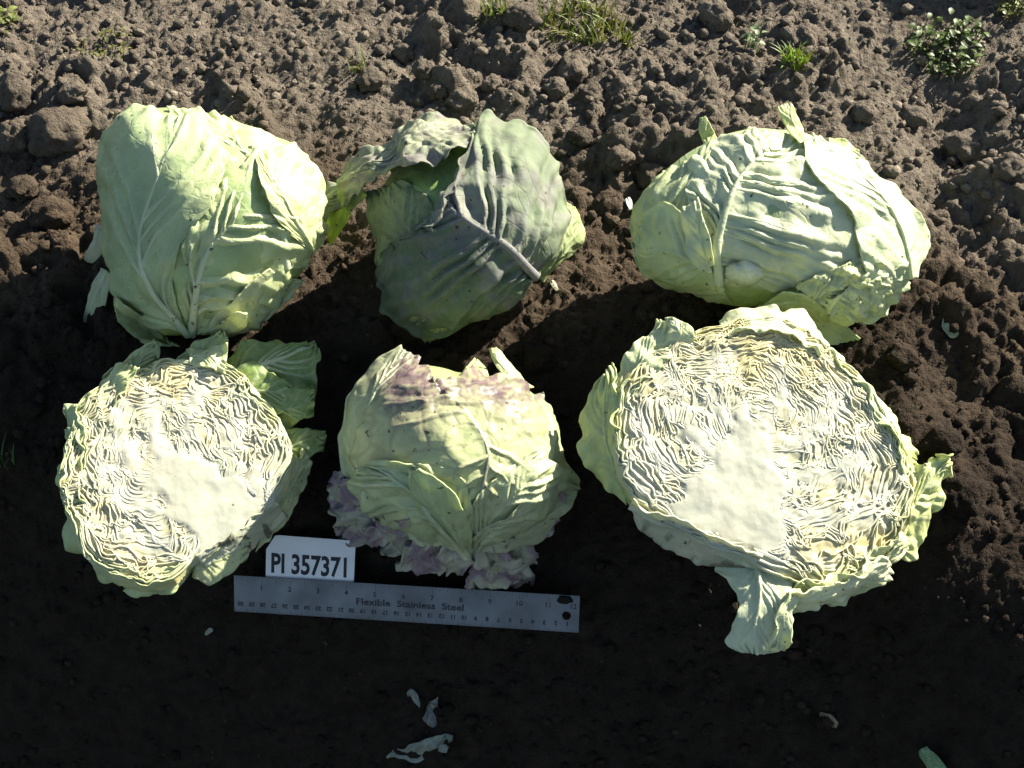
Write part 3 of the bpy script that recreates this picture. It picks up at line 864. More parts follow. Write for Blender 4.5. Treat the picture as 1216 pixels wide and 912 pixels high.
leaf(h1, [(250,398,-.01),(280,385,.012),(293,378,.02)], [(248,404,-.01),(275,398,.008),(292,386,.016)], [(252,392,0),(276,374,.014),(294,372,.02)], lift=0.012, seed=15, ns=40, nt=26, wrinkle=0.003, col=(0.5, 0.55, 0.27))
leaf(h1, [(128,322,-.03),(117,345,-.03),(98,394,-.055)], [(120,318,-.03),(106,350,-.035),(97,394,-.055)], [(134,330,-.03),(126,360,-.035),(100,396,-.055)], lift=0.0, seed=16, ns=46, nt=26, wrinkle=0.002, pucker=0.001, nv=6, col=(0.36, 0.43, 0.26), label='narrow torn outer leaf hanging on the left')
leaf(h1, [(120,268,-.01),(112,290,-.015),(104,310,-.03)], [(114,266,-.01),(106,290,-.02),(101,308,-.03)], [(126,276,-.01),(122,296,-.02),(110,314,-.03)], lift=0, seed=17, ns=36, nt=22, wrinkle=0.003, col=(0.33, 0.36, 0.26))
leaf(h1, [(145,400,-.05),(172,398,-.03),(200,404,-.03)], [(165,415,-.05),(185,412,-.03),(215,412,-.03)], [(135,376,-.04),(160,384,-.02),(190,394,-.02)], lift=0, seed=18, ns=36, nt=24, wrinkle=0.003, col=(0.30, 0.40, 0.20))

# ---------------------------------------------------- head 2: rolled grey-green head
h2 = Head('whole_cabbage', (556, 268), [(577,138),(612,146),(640,164),(660,200),(667,240),(672,275),(662,300),(640,330),(618,362),(555,386),(508,394),(468,374),(452,340),(442,280),(444,232),(474,186),(510,170),(545,150)],
          0.088, 'grey-green whole cabbage in the middle of the top row, its outer leaf rolled open', col=(0.26, 0.34, 0.16), pale=False)
h2.mat = M_LEAF_DULL
h2.body(seed=9, col=(0.20, 0.30, 0.10), shrink=0.95)
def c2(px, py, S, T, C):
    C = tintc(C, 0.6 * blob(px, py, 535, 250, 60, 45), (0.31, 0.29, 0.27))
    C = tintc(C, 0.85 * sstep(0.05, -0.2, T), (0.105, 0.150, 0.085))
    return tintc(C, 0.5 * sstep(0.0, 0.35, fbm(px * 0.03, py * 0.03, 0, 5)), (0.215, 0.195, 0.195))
# smooth pale panel at left
leaf(h2, [(545,330),(500,300),(470,255),(452,222)], [(520,360),(462,330),(440,280),(436,228)], [(560,300),(530,262),(505,232),(478,214)], lift=0.006, seed=22, nv=7, ribs=True, rib_r=0.0007, pucker=0.002, wrinkle=0.003, col=(0.20, 0.25, 0.13), vein_col=(0.13, 0.10, 0.13), vein_mix=0.5, vein_w=0.05)
# the big folded outer leaf, rib running from the stalk at right up to the left
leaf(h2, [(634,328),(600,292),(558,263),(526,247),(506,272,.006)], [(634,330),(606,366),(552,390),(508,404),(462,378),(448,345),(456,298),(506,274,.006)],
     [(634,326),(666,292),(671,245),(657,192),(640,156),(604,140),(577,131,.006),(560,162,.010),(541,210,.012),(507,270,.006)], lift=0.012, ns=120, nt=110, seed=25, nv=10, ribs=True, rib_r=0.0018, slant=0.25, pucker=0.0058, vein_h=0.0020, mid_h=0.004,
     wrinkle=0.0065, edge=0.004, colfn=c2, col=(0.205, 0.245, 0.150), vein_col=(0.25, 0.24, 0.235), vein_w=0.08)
# arched, wilted rim over the hollow
leaf(h2, [(388,236,-.01),(424,204,.035),(472,176,.05),(512,158,.045),(562,158,.02)], [(380,262,-.03),(414,238,.02),(462,206,.045),(512,188,.042),(552,180,.02)], [(394,218,-.02),(430,184,.015),(474,156,.02),(506,133,.02),(560,144,.01)], lift=0.0, seed=27, ns=100, nt=50, nv=9, pucker=0.005,
     wrinkle=0.008, wfreq=34, edge=0.007, col=(0.25, 0.265, 0.18), colfn=lambda px, py, S, T, C: tintc(C, 0.7 * sstep(-0.1, 0.3, fbm(px * 0.05, py * 0.05, 1, 8)) * sstep(380, 430, px), (0.21, 0.185, 0.185)), crumple=0.007)
# left flap
leaf(h2, [(432,226,.02),(408,244,.0),(388,272,-.03)], [(420,222,.02),(394,232,-.01),(380,264,-.035)], [(436,232,.02),(414,258,-.01),(394,292,-.04)], lift=0, seed=28, ns=44, nt=30, wrinkle=0.004, edge=0.004, col=(0.40, 0.50, 0.13))
# leaf standing behind the hollow
leaf(h2, [(520,235,-.004),(500,200,-.004),(480,165,-.004)], [(480,238,-.004),(465,208,-.004),(460,180,-.004)], [(550,225,0),(540,190,0),(530,150,0)], lift=0.0, seed=29, ns=40, nt=34, nv=5, wrinkle=0.002, col=(0.16, 0.27, 0.07))
# small leaf at right
leaf(h2, [(640,330,-.02),(670,290,-.01),(676,244,-.01)], [(640,325,0),(655,285,.0),(666,236,0)], [(645,336,-.03),(688,292,-.04),(690,268,-.04),(680,246,-.02)], lift=0.004, seed=30, ns=60, nt=36, nv=6, pucker=0.003, wrinkle=0.004, col=(0.40, 0.47, 0.22))
leaf(h2, [(500,372,0),(520,390,.0),(508,406,-.02)], [(470,372,0),(486,390,-.01),(505,408,-.02)], [(560,380,0),(545,392,0),(512,406,-.02)], lift=0.004, seed=31, ns=34, nt=30, wrinkle=0.003, col=(0.30, 0.37, 0.20))

# ---------------------------------------------------- head 3: broad ribbed pale head
h3 = Head('whole_cabbage', (922, 268), [(754,246),(764,222),(795,192),(832,168),(873,152),(924,150),(958,154),(992,171),(1019,188),(1046,205),(1067,229),(1086,265),(1089,300),(1089,317),(1074,348),(1053,370),(1016,388),(985,382),(950,372),(904,366),(866,366),(822,350),(785,336),(763,322),(752,285)],
          0.086, 'broad pale whole cabbage at the upper right with fan-ribbed leaf and cut white stalk', col=(0.40, 0.48, 0.25))
h3.body(seed=12)
def c3(px, py, S, T, C): return tintc(C, 0.35 * blob(px, py, 800, 270, 45, 60), (0.30, 0.38, 0.20))
leaf(h3, [(860,345),(815,300),(795,250),(820,190)], [(870,362),(785,338),(750,285),(756,240),(785,200)], [(858,318),(842,270),(838,215),(850,166)], lift=0.004, seed=41, nv=6, ribs=True, colfn=c3, pucker=0.004, wrinkle=0.004, col=(0.40, 0.47, 0.22))
leaf(h3, [(856,335),(851,300),(858,262),(872,228),(886,203),(908,182),(934,158)], [(848,330),(832,270),(814,226),(822,190),(850,164),(890,152)], [(870,340),(930,345),(1000,340),(1030,300),(1018,250),(990,205),(962,165)],
     lift=0.009, ns=120, nt=110, seed=43, nv=13, ribs=True, rib_r=0.0020, slant=0.16, pucker=0.0040, vein_h=0.0012, mid_h=0.005, wrinkle=0.0046, edge=0.004, col=(0.47, 0.52, 0.33), vein_w=0.12, mid_w=0.05, colfn=lambda px, py, S, T, C: tintc(C, 0.4 * blob(px, py, 900, 330, 80, 30), (0.52, 0.52, 0.30)))
leaf(h3, [(1080,330),(1070,270),(1030,215),(970,162)], [(1036,345),(1024,308),(1016,270),(1000,240),(960,196),(955,160)], [(1090,330,-.01),(1104,280,-.015),(1068,228),(1022,188),(980,164)], lift=0.016, ns=100, nt=70, seed=45, nv=6, ribs=True, pucker=0.003, vein_h=0.0015, wrinkle=0.003, edge=0.004, col=(0.48, 0.55, 0.34))
leaf(h3, [(846,322),(800,300),(765,300),(756,280)], [(850,345),(800,338),(765,326),(750,290)], [(838,300),(818,262),(790,240),(760,256)], lift=0.018, seed=47, nv=5, pucker=0.003, wrinkle=0.005, edge=0.005, col=(0.38, 0.46, 0.22))
leaf(h3, [(842,318),(832,285),(824,240)], [(830,322),(812,285),(808,246)], [(848,314),(840,270),(828,234)], lift=0.025, seed=48, ns=50, nt=34, nv=5, wrinkle=0.004, edge=0.004, col=(0.44, 0.50, 0.30))
leaf(h3, [(950,356),(1000,340),(1050,330)], [(945,340),(990,318),(1040,300)], [(960,368),(1010,372),(1060,350)], lift=0.013, seed=50, nv=6, pucker=0.006, wrinkle=0.008, wfreq=60, edge=0.008, col=(0.44, 0.49, 0.22), vein_h=0.003)
leaf(h3, [(980,372),(1030,352),(1078,322)], [(970,362),(1015,340),(1070,300)], [(985,384),(1040,382),(1082,338)], lift=0.015, seed=51, nv=5, pucker=0.005, wrinkle=0.008, wfreq=60, edge=0.008, col=(0.46, 0.52, 0.28))
leaf(h3, [(905,362,.01),(950,362,.008),(985,388,-.01),(1028,411,-.04)], [(880,372,.0),(940,378,.01),(970,402,-.01),(1026,412,-.04)], [(930,346,.01),(960,352,.01),(992,376,0),(1028,409,-.04)], lift=0.010, seed=52, ns=70, nt=36, nv=6, wrinkle=0.003, pucker=0.002, edge=0.004, col=(0.40, 0.49, 0.26), mid_h=0.004, label='long pale leaf flap hanging below the stalk')
leaf(h3, [(955,168,.01),(944,148,.02),(930,124,.03)], [(950,170,.01),(932,146,.02),(921,128,.03)], [(958,166,.01),(952,146,.018),(938,122,.03)], lift=0.008, seed=53, ns=46, nt=24, wrinkle=0.003, edge=0.003, col=(0.42, 0.49, 0.15), label='narrow yellow-green leaf tip standing up from the top')
leaf(h3, [(842,172,-.03),(838,156,-.02),(834,140,-.015)], [(836,172,-.03),(830,156,-.02),(832,140,-.015)], [(852,166,-.03),(848,154,-.02),(838,138,-.015)], lift=0, seed=54, ns=36, nt=20, wrinkle=0.002, edge=0.002, col=(0.38, 0.46, 0.14))
leaf(h3, [(985,172,-.01),(1002,178,-.005),(1020,186,0)], [(984,164,-.02),(1004,168,-.01),(1020,178,0)], [(984,182,-.01),(1004,190,0),(1018,192,0)], lift=0.006, seed=55, ns=36, nt=22, wrinkle=0.005, edge=0.005, col=(0.40, 0.47, 0.15))
# cut stalk: an oval white stump
sa = np.linspace(0, 2 * math.pi, 48, endpoint=False)[:, None]; sr = np.linspace(0, 1, 10)[None, :]
sj = 1 + 0.30 * noise(np.cos(sa) * 1.6, np.sin(sa) * 1.6, 0, 15) + 0.05 * noise(np.cos(sa) * 5, np.sin(sa) * 5, 0, 16)
spx = 885 + 25 * sr * np.cos(sa) * sj; spy = 323 - 19 * sr * np.sin(sa) * sj
sw = h3.bodyw(spx, spy) * 0 + h3.bodyw(np.array(884.), np.array(321.)) + 0.0200 - 0.020 * sr ** 3 - (spy - 324) * 0.00035 + 0.0016 * noise(spx * 0.12, spy * 0.12, 0, 3)
sv = h3.P(spx, spy, sw).reshape(-1, 3) + h3.inv
sc_ = np.array([0.56, 0.58, 0.42]) * (1 + 0.12 * noise(spx * 0.25, spy * 0.25, 0, 8) + 0.10 * noise(np.cos(sa) * 9 + 0 * sr, np.sin(sa) * 9, sr * 2, 9))[..., None]
sc_ = tintc(sc_, 0.7 * sstep(0.72, 1.0, sr + 0.18 * noise(spx * 0.1, spy * 0.1, 0, 12)) + 0.25 * sstep(0.1, 0.4, noise(spx * 0.09, spy * 0.09, 1, 13)), (0.40, 0.38, 0.20))
link('stalk', mesh_raw('stalk', sv, grid_quads(48, 10, True), sc_.reshape(-1, 3), np.stack([spx.ravel() * .001, spy.ravel() * .001], 1)), M_CORE, h3.root)['label'] = 'cut white end of the stalk'

# ---------------------------------------------------- head 5: purple-topped head
h5 = Head('whole_cabbage', (540, 545), [(478,425),(499,428),(543,437),(583,441),(626,455),(648,472),(664,509),(670,546),(668,580),(655,608),(612,634),(557,650),(518,640),(460,622),(422,593),(411,549),(411,499),(420,470),(440,446)],
          0.098, 'purple-topped whole cabbage in the middle of the bottom row, withered leaves at its foot', col=(0.36, 0.44, 0.19))
h5.body(seed=14, shrink=0.95)
def c5(px, py, S, T, C):
    f = blob(px, py, 488, 462, 52, 50) * 1.0 + blob(px, py, 618, 466, 50, 42) * 0.95 + blob(px, py, 550, 440, 80, 30) * 0.9
    return tintc(C, np.clip(f, 0, 1) * np.clip(0.80 + 0.35 * fbm(px * 0.03, py * 0.03, 0, 3) + 0.5 * fbm(px * 0.16, py * 0.16, 0, 4), 0, 0.95), PURPLE)
leaf(h5, [(440,600),(425,540),(440,480),(478,414)], [(450,620),(408,560),(406,500),(432,444),(476,408)], [(470,590),(462,540),(478,480),(500,424)], lift=0.004, seed=61, nv=6, ribs=True, colfn=c5, wrinkle=0.003, pucker=0.003, col=(0.36, 0.45, 0.22))
leaf(h5, [(640,610),(652,560),(650,510),(632,468)], [(600,640),(615,580),(618,520),(608,452)], [(662,600,-.01),(688,580,-.02),(672,546,-.005),(664,505),(645,466)], lift=0.004, seed=63, nv=6, colfn=c5, wrinkle=0.003, pucker=0.003, col=(0.34, 0.42, 0.20))
leaf(h5, [(566,596),(580,540),(558,494),(535,472),(514,455)], [(545,600),(475,572),(420,556),(428,500),(468,452),(510,432)], [(590,600),(638,574),(652,530),(645,490),(618,452),(560,438)], lift=0.012, ns=110, nt=96, seed=65, mat=M_LEAF_VEINED, nv=5, ribs=True, rib_r=0.0007, slant=-0.15, colfn=c5, vein_h=0.0024, vein_w=0.06, mid_w=0.02, pucker=0.003, wrinkle=0.0035, edge=0.004, col=(0.44, 0.50, 0.22), vein_col=(0.30, 0.28, 0.22), vein_mix=0.42)
leaf(h5, [(556,658),(520,620),(480,575),(430,556)], [(545,655),(490,640),(440,612),(414,575)], [(560,650),(560,600),(545,565),(500,550),(440,548)], lift=0.015, seed=67, nv=7, ribs=True, pucker=0.006, wrinkle=0.006, edge=0.007, vein_h=0.003, mid_h=0.006, col=(0.40, 0.48, 0.24))
leaf(h5, [(558,658),(530,620),(505,590),(492,560)], [(550,658),(515,630),(492,600),(486,566)], [(562,655),(555,615),(535,580),(498,556)], lift=0.021, seed=68, nv=5, pucker=0.003, wrinkle=0.003, mid_h=0.005, col=(0.36, 0.46, 0.20), ns=60, nt=40)
leaf(h5, [(560,655),(590,610),(620,580),(650,545)], [(555,650),(560,600),(590,565),(640,530)], [(566,655),(620,632),(660,600),(672,560)], lift=0.014, seed=69, nv=7, pucker=0.005, wrinkle=0.005, edge=0.005, col=(0.42, 0.48, 0.25), vein_h=0.0025)
leaf(h5, [(570,645,0),(620,625,-.004),(684,580,-.02)], [(560,640,.008),(610,605,.005),(660,572,0),(688,578,-.02)], [(575,655,0),(640,645,-.02),(668,610,-.02),(686,583,-.02)], lift=0.012, seed=70, nv=6, wrinkle=0.004, edge=0.004, col=(0.38, 0.42, 0.25))
leaf(h5, [(622,462,-.01),(604,444,.005),(584,414,.01)], [(612,458,0),(592,440,.005),(583,414,.01)], [(634,460,-.01),(612,436,-.003),(590,412,.01)], lift=0.004, seed=71, ns=46, nt=26, wrinkle=0.004, edge=0.004, col=(0.42, 0.47, 0.20))
leaf(h5, [(560,446,-.01),(562,436,-.01),(566,428,-.01)], [(548,446,-.01),(554,436,-.01),(564,427,-.01)], [(580,446,-.01),(574,436,-.01),(568,428,-.01)], lift=0, seed=72, ns=30, nt=20, wrinkle=0.002, col=(0.36, 0.43, 0.17))
def cw(px, py, S, T, C): return tintc(C, 0.85 * sstep(-0.25, 0.2, fbm(px * 0.035, py * 0.035, 0, 77)), (0.27, 0.165, 0.25))
W5 = dict(colfn=cw, wrinkle=0.006, wfreq=40, edge=0.010, pucker=0.003, crumple=0.010, ns=60, nt=40, col=(0.36, 0.35, 0.29), curl=0.008)
for k, (m, l, r) in enumerate([
    ([(440,600,-.01),(412,592,-.02),(392,572,-.03)], [(450,622,-.02),(415,620,-.03),(396,600,-.04)], [(430,575,-.01),(410,566,-.01),(394,564,-.02)]),
    ([(455,615,-.01),(425,622,-.03),(402,640,-.055)], [(470,640,-.03),(436,648,-.05),(405,644,-.06)], [(440,600,-.02),(412,605,-.03),(398,628,-.05)]),
    ([(500,630,.0),(470,632,-.02),(445,640,-.04)], [(510,655,-.02),(480,662,-.04),(450,652,-.05)], [(490,610,.0),(455,615,-.01),(432,630,-.03)]),
    ([(520,636,.0),(500,655,-.01),(468,672,-.03)], [(545,660,-.01),(520,682,-.03),(478,682,-.04)], [(505,630,.0),(488,644,-.01),(466,668,-.03)]),
    ([(535,645,.0),(535,665,-.01),(530,684,-.03)], [(555,650,.0),(550,675,-.01),(545,688,-.03)], [(520,645,.0),(518,668,-.01),(520,682,-.03)]),
    ([(575,650,.0),(585,672,-.02),(590,700,-.05)], [(605,645,-.01),(622,670,-.03),(636,690,-.06)], [(555,655,.0),(556,680,-.03),(560,698,-.05)]),
    ([(590,640,.0),(612,655,-.02),(630,676,-.05)], [(615,630,-.01),(630,648,-.03),(636,668,-.05)], [(575,650,.0),(590,675,-.02),(612,690,-.05)]),
    ([(620,625,-.0),(645,622,-.02),(664,610,-.03)], [(610,610,.0),(640,600,-.01),(668,592,-.02)], [(615,640,-.02),(645,640,-.03),(662,622,-.04)]),
    ]):
    leaf(h5, m, l, r, lift=0.006, seed=80 + k, name='withered_leaf', **W5)

# ---------------------------------------------------- half 4: cut half at lower left
H4 = Half('cut_cabbage_half', (205, 560), [(163,436),(219,421),(264,423),(293,443),(323,481),(346,522),(349,559),(334,592),(312,618),(270,648),(226,671),(208,693),(167,700),(129,687),(98,660),(83,622),(70,589),(70,548),(84,510),(86,481),(115,457),(141,436)],
          math.radians(20), math.radians(7), 0.125, 'cut cabbage half at the lower left, green leaves behind its upper right rim', col=(0.36, 0.45, 0.20))
def k4(x, y, lam, th):
    C = np.broadcast_to(np.array([0.66, 0.605, 0.39]), np.shape(lam) + (3,)).copy()
    C = tintc(C, 0.9 * sstep(0.80, 1.0, lam), (0.48, 0.54, 0.26))
    C = tintc(C, 0.7 * sstep(0.0, 0.3, fbm(x * 22, y * 22, 0, 91)) * sstep(0.95, 0.6, lam), (0.60, 0.48, 0.19))
    return C
cut_face(H4, (188, 535), [(166,582),(196,545),(228,540),(264,556),(312,592),(322,606),(296,630),(262,650),(236,664),(222,640),(200,606)], 20, k4, warp=1.15, seed=4,
         ribs=[[(176,575),(150,545),(140,500),(160,465)],[(196,550),(180,520),(182,480)],[(230,545),(222,500),(240,460)],[(262,556),(280,520),(285,480)],[(300,585),(322,560),(325,530)],[(200,610),(165,600),(125,560)],[(210,640),(170,640),(120,625)]])
GREEN4 = (0.26, 0.36, 0.13)
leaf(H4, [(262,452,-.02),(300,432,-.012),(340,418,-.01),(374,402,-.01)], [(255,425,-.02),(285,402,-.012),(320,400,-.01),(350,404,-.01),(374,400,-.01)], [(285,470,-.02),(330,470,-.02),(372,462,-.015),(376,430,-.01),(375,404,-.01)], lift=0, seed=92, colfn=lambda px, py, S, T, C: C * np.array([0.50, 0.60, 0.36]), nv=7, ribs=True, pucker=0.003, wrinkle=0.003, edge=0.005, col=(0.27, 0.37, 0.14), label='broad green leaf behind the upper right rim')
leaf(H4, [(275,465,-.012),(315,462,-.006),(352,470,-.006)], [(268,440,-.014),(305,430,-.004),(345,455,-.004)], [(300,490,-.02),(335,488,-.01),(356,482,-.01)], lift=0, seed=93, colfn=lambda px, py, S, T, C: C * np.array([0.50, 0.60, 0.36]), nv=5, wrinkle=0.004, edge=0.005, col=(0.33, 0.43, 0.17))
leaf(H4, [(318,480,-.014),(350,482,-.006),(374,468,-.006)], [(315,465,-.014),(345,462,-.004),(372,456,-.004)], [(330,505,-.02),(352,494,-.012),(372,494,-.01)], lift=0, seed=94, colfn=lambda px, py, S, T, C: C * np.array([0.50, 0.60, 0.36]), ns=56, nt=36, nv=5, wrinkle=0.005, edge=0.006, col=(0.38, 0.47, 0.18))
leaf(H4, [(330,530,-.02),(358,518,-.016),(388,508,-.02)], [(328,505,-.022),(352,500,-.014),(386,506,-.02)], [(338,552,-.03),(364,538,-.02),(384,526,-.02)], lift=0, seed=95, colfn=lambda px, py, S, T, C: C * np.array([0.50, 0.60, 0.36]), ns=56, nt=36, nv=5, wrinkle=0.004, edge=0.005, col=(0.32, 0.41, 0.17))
leaf(H4, [(320,600,-.03),(346,570,-.02),(368,538,-.02)], [(330,560,-.012),(346,540,-.01),(362,530,-.012)], [(300,640,-.05),(345,595,-.04),(372,545,-.03)], lift=0, seed=96, nv=6, wrinkle=0.004, edge=0.005, col=(0.38, 0.45, 0.22))
leaf(H4, [(180,440,-.03),(160,425,-.02),(182,398,-.015)], [(130,460,-.02),(112,450,-.014),(140,424,-.012),(180,397,-.015)], [(205,432,-.03),(186,425,-.03),(184,400,-.015)], lift=0, seed=97, nv=5, wrinkle=0.004, edge=0.005, col=(0.34, 0.43, 0.17))
leaf(H4, [(235,430,-.02),(245,410,-.01),(262,390,-.01)], [(205,422,-.015),(225,406,-.01),(258,388,-.01)], [(262,428,-.015),(270,410,-.01),(266,390,-.01)], lift=0, seed=98, ns=50, nt=36, nv=5, wrinkle=0.004, edge=0.005, col=(0.40, 0.48, 0.17))
leaf(H4, [(120,478,-.01),(140,448,.002),(156,436,.002)], [(108,470,-.012),(120,446,-.006),(144,430,-.002)], [(135,482,0),(156,456,.003),(166,440,.003)], lift=0, seed=99, ns=50, nt=32, wrinkle=0.006, edge=0.006, col=(0.46, 0.53, 0.22))
leaf(H4, [(225,420,-.002),(250,425,.003),(268,432,.0)], [(220,412,-.006),(250,410,.0),(272,412,.002)], [(225,430,0),(248,438,.003),(264,446,.0)], lift=0, seed=100, ns=50, nt=30, wrinkle=0.006, edge=0.006, col=(0.52, 0.57, 0.27))
for k, (m, l, r) in enumerate([
    ([(150,690,-.04),(95,640,-.03),(68,560,-.02)], [(170,702,-.05),(92,668,-.06),(64,590,-.05),(62,548,-.03)], [(150,680,-.01),(105,640,-.004),(78,590,-.004),(76,552,-.006)]),
    ([(120,665,-.02),(90,600,-.012),(82,510,-.01)], [(110,680,-.04),(74,600,-.03),(76,500,-.02)], [(130,660,-.005),(100,600,.0),(96,510,.0)]),
    ([(90,560,-.012),(84,520,-.008),(82,480,-.008)], [(78,560,-.02),(72,520,-.02),(78,482,-.016)], [(100,560,0),(98,520,.002),(96,486,0)]),
    ([(230,676,-.015),(262,672,-.01),(292,652,-.012)], [(226,690,-.02),(260,694,-.016),(294,668,-.016)], [(230,668,-.008),(265,656,-.002),(298,646,-.01)]),
    ([(150,700,-.02),(190,700,-.01),(222,680,-.008)], [(140,704,-.03),(180,710,-.025),(224,690,-.02)], [(160,692,-.006),(195,690,0),(222,672,0)]),
    ]):
    m, l, r = [[(q[0], q[1] - (11 if q[1] > 640 else 4), q[2]) for q in c] for c in (m, l, r)]
    leaf(H4, m, l, r, seed=110 + k, nv=7, wrinkle=0.005, pucker=0.003, edge=0.006, lift=0, ns=80, nt=34, col=(0.37, 0.46, 0.20) if k != 3 else (0.38, 0.42, 0.18))
# earth-stained trimmed stump side, lower right
leaf(H4, [(240,668,-.012),(290,640,-.010),(332,596,-.012)], [(238,672,-.03),(296,650,-.03),(340,600,-.035)], [(232,660,.0),(284,632,.001),(324,592,.0)], seed=117, lift=0, nv=8, ns=70, nt=26, wrinkle=0.005, pucker=0.002, edge=0.002, col=(0.48, 0.49, 0.36), colfn=lambda px, py, S, T, C: tintc(C, 0.8 * sstep(0.12, 0.35, fbm(px * 0.06, py * 0.06, 0, 15)), (0.05, 0.04, 0.02)))

# ---------------------------------------------------- half 6: large cut half at lower right
H6 = Half('cut_cabbage_half', (905, 535), [(820,396),(863,382),(907,372),(950,384),(989,415),(1025,445),(1060,490),(1076,524),(1088,557),(1090,601),(1076,645),(1032,688),(975,706),(940,690),(887,666),(825,638),(770,609),(750,590),(732,553),(730,485),(738,449),(777,416)],
          math.radians(18), math.radians(6), 0.140, 'largest cut cabbage half at the lower right, with a stub of leaf stalk below', thick=0.12, col=(0.42, 0.50, 0.20))
def k6(x, y, lam, th):
    C = np.broadcast_to(np.array([0.66, 0.615, 0.41]), np.shape(lam) + (3,)).copy()
    C = tintc(C, 0.8 * sstep(0.82, 1.0, lam), (0.52, 0.58, 0.28))
    C = tintc(C, 0.75 * blob(x, y, 0.015, 0.035, 0.055, 0.03), (0.62, 0.49, 0.15))
    C = tintc(C, 0.45 * sstep(0.05, 0.3, fbm(x * 20, y * 20, 0, 95)), (0.60, 0.50, 0.24))
    return C
cut_face(H6, (892, 470), [(884,486),(894,508),(912,526),(916,552),(934,580),(926,612),(932,642),(908,664),(884,660),(848,640),(804,618),(786,600),(812,584),(822,560),(848,546),(856,520),(872,500)], 28, k6, warp=1.1, seed=6,
         ribs=[[(822,575),(780,545),(758,500)],[(845,542),(808,500),(795,450)],[(866,508),(845,465),(850,425)],[(905,505),(925,470),(920,430)],[(930,530),(975,505),(1000,465)],[(946,570),(1000,555),(1035,530)],[(950,612),(1005,612),(1050,590)],[(800,606),(765,580),(745,550)]],
         loose=lambda bx, by: 1.0 + 0.55 * sstep(0.02, 0.09, bx) * sstep(0.0, -0.06, by))
leaf(H6, [(745,560,-.02),(722,510,-.015),(724,440,-.01)], [(752,590,-.03),(712,556,-.03),(696,528,-.03),(692,490,-.028),(708,455,-.02),(724,440,-.01)], [(752,570,-.004),(736,510,-.002),(734,450,-.004),(728,428,-.004)], lift=0, seed=121, nv=7, wrinkle=0.004, pucker=0.003, edge=0.006, col=(0.44, 0.51, 0.16), label='yellow-green outer leaf on the left rim')
leaf(H6, [(735,470,-.01),(765,425,-.004),(792,380,-.006)], [(726,440,-.014),(752,410,-.010),(785,380,-.01)], [(752,468,0),(790,428,.003),(812,398,.0)], lift=0, seed=122, nv=6, wrinkle=0.006, pucker=0.003, edge=0.008, col=(0.52, 0.57, 0.30))
leaf(H6, [(800,410,-.004),(806,396,.002),(794,378,.002)], [(784,412,-.004),(790,396,0),(790,377,0)], [(824,405,0),(820,394,.002),(800,378,.002)], lift=0, seed=123, ns=40, nt=26, wrinkle=0.005, edge=0.005, col=(0.52, 0.57, 0.32))
leaf(H6, [(860,392,-.006),(920,378,.0),(985,412,-.004)], [(858,376,-.012),(895,362,-.008),(955,366,-.008),(988,408,-.012)], [(865,402,.002),(920,394,.005),(972,420,.002)], lift=0, seed=124, nv=7, wrinkle=0.005, pucker=0.003, edge=0.006, col=(0.60, 0.63, 0.38))
leaf(H6, [(960,375,-.02),(1000,425,-.02),(1040,470,-.02)], [(965,366,-.02),(1010,412,-.03),(1050,465,-.03)], [(955,390,-.002),(995,432,.0),(1030,476,.0)], lift=0, seed=125, nv=7, wrinkle=0.004, pucker=0.003, edge=0.005, col=(0.55, 0.60, 0.30))
leaf(H6, [(1020,440,-.01),(1065,500,-.01),(1090,560,-.012)], [(1026,432,-.02),(1076,488,-.03),(1102,548,-.03)], [(1012,450,0),(1052,508,.003),(1076,562,.003)], lift=0, seed=126, nv=7, wrinkle=0.005, pucker=0.003, edge=0.006, col=(0.46, 0.54, 0.22))
leaf(H6, [(1075,620,-.012),(1100,580,-.004),(1128,545,-.008)], [(1070,560,-.01),(1096,548,-.004),(1128,541,-.008)], [(1085,655,-.03),(1106,650,-.03),(1124,600,-.02),(1132,548,-.01)], lift=0, seed=127, nv=6, wrinkle=0.005, pucker=0.003, edge=0.006, col=(0.50, 0.56, 0.19), label='bright yellow-green leaf flap on the right rim')
leaf(H6, [(1060,520,-.02),(1082,530,-.01),(1098,540,-.02)], [(1070,505,-.02),(1090,515,-.016),(1100,532,-.02)], [(1064,545,-.01),(1084,552,-.01),(1098,552,-.02)], lift=0, seed=128, ns=44, nt=30, wrinkle=0.006, edge=0.005, col=(0.42, 0.50, 0.14))
leaf(H6, [(940,706,-.01),(1010,696,-.006),(1085,640,-.01)], [(936,718,-.025),(1015,712,-.025),(1098,650,-.03)], [(945,694,.002),(1005,682,.004),(1070,632,.002)], lift=0, seed=129, nv=8, wrinkle=0.006, pucker=0.004, edge=0.008, col=(0.50, 0.56, 0.28), ns=100)
leaf(H6, [(935,715,-.006),(990,706,0),(1060,670,-.004)], [(938,722,-.014),(995,716,-.012),(1066,684,-.016)], [(932,704,.004),(985,696,.006),(1050,662,.004)], lift=0, seed=130, nv=8, wrinkle=0.006, pucker=0.003, edge=0.006, col=(0.58, 0.60, 0.38), ns=90, nt=34)
leaf(H6, [(750,598,-.01),(820,634,-.008),(900,668,-.006)], [(752,598,-.012),(778,626,-.035),(832,654,-.04),(900,682,-.03)], [(752,592,.0),(824,627,.003),(905,662,.002)], lift=0, seed=131, nv=9, wrinkle=0.005, pucker=0.002, edge=0.003, col=(0.52, 0.52, 0.40), ns=90, nt=34, colfn=lambda px, py, S, T, C: tintc(C, 0.6 * sstep(0.15, 0.4, fbm(px * 0.05, py * 0.05, 0, 19)) * sstep(0, -0.6, T), (0.08, 0.07, 0.03)))
